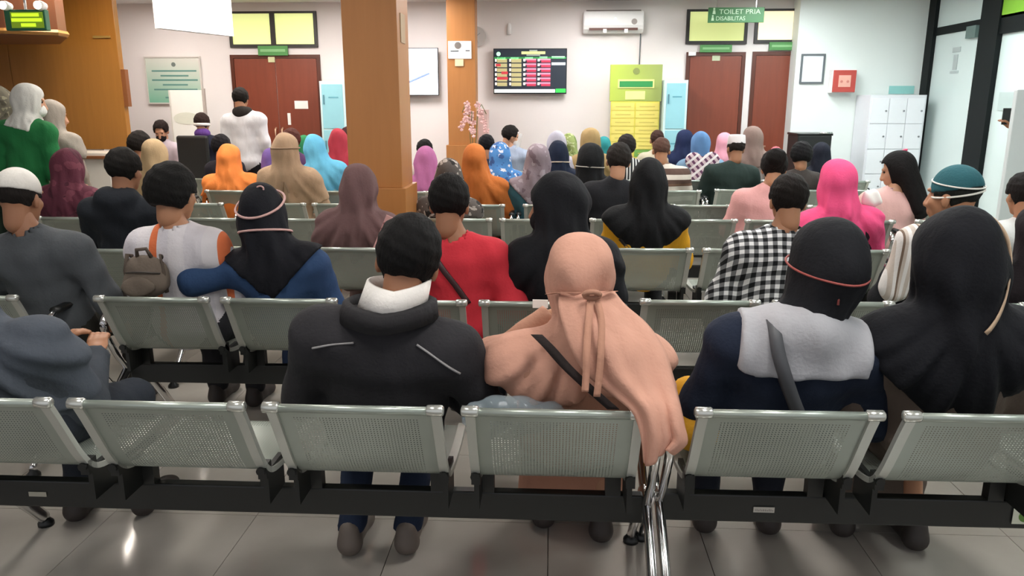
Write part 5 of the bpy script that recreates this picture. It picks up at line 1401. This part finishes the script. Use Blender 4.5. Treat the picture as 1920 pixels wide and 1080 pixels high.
person('person holding up a phone behind the white partition at the right edge', 1985, 165, Y=7.0, stand=True, lean=2, hp=6, hy=20, skin=2, near=True, top='6d6f74', trousers='2c2d33', hair='short', hair_col='15110f', group='staff and standing people',
       arms={'L': ((hw.x - at(1985, 165, 7.0).x + .24, .0, hw.z - .26), (hw.x - at(1985, 165, 7.0).x + .03, .06, hw.z - .02))}, extra=ex_phone)
person('person with dark hair cut off by the right edge in the middle rows', 1925, 326, 3, bx=1930, lean=4, hp=6, skin=1, top='c9c9c7', trousers='3a3a3d', hair='short', hair_col='15110f')

# ------------------------------------------------------------------ bags and loose things
def sdf_thing(name, label, cat, prims, h, k, mat, post=None):
    vf = surf(prims, h, k, 0, post); c = vf[0].mean(0); c[2] = vf[0][:, 2].min()
    o = link(name, np_mesh(name, (vf[0] - c, vf[1]), mat)); o.location = tuple(c); return tag(o, label, cat)
wr = lambda F, P: F + .006 * np.sin(34 * P[..., 0] + 20 * P[..., 2]) * np.sin(27 * P[..., 2])
def clear_plastic():
    m, nt, b = _new('clear_plastic'); b.inputs['Base Color'].default_value = lin('a9b9c2'); b.inputs['Roughness'].default_value = .2; b.inputs['Alpha'].default_value = .4
    return m
c = at(274, 520, row_y(2, -1.8) + .11)
e = tag(empty('backpack', (c.x, c.y, c.z - .11)), 'taupe backpack hanging behind the white and orange shirt', 'bag')
M_bag = cloth('6d6258')
def bagpart(nm, prims, post=wr, mat=M_bag): return link(nm, np_mesh(nm, surf(prims, .009, .03, 0, post), mat), e)
bagpart('main_compartment', [ell((0, .01, .12), (.105, .05, .095)), ell((-.01, 0, .07), (.095, .05, .06))])
bagpart('front_pocket', [ell((-.015, -.045, .075), (.075, .022, .05))])
MB().tube([(-.085, -.062 + .03 * abs(k - 4) / 4, .118 + .012 * math.sin(k * .4)) if False else (-.08 + .02 * k, -.05 + .0035 * (k - 4) ** 2 / 4 * 2, .135 + .01 * math.sin(k * .4)) for k in range(9)], .004, 6).build('zipper', plain('3f3934', .4), e, True)
MB().tube([(-.03, .0, .205), (-.025, -.01, .24), (.02, -.01, .245), (.035, .0, .205)], .009, 8).build('grab_handle', cloth('574d45'), e, True)
for x in (-.07, .07): MB().tube([(x, .03, .20), (x * 1.1, .0, .215), (x * 1.25, -.01, .14), (x * 1.3, .0, .04)], .012, 8, .5).build('shoulder_strap', cloth('574d45'), e, True)
c = at(960, 541, row_y(2, 0) + .45)
sdf_thing('shoulder_bag', 'dark brown handbag beside the full black veil', 'bag', [ell((c.x - .02, c.y, c.z), (.12, .06, .035), Ry(-.25)), ell((c.x + .08, c.y, c.z - .05), (.09, .06, .09))], .011, .03, plain('3a302b', .45, bump=.4), wr)
p = at(903, 752, 2.03 + .12)
sdf_thing('plastic_bag', 'crumpled clear plastic bag on the seat beside the salmon pink hijab', 'bag', [ell((p.x + .06, p.y + .02, p.z - .06), (.12, .045, .07)), ell((p.x + .14, p.y + .02, p.z - .05), (.12, .04, .05))], .010, .03, clear_plastic(), lambda F, P: F + .006 * np.sin(70 * P[..., 0] + 33 * P[..., 2]) * np.sin(55 * P[..., 2]))
p = at(1632, 372, 4.9)
sdf_thing('white_paper_bag', 'crumpled white paper held beside the hot pink hijab', 'paper', [ell((p.x, p.y, p.z), (.055, .03, .06), Ry(.6)), ell((p.x + .03, p.y, p.z - .02), (.04, .03, .03))], .01, .02, M_paper, lambda F, P: F + .004 * np.sin(90 * P[..., 0] + 50 * P[..., 2]))
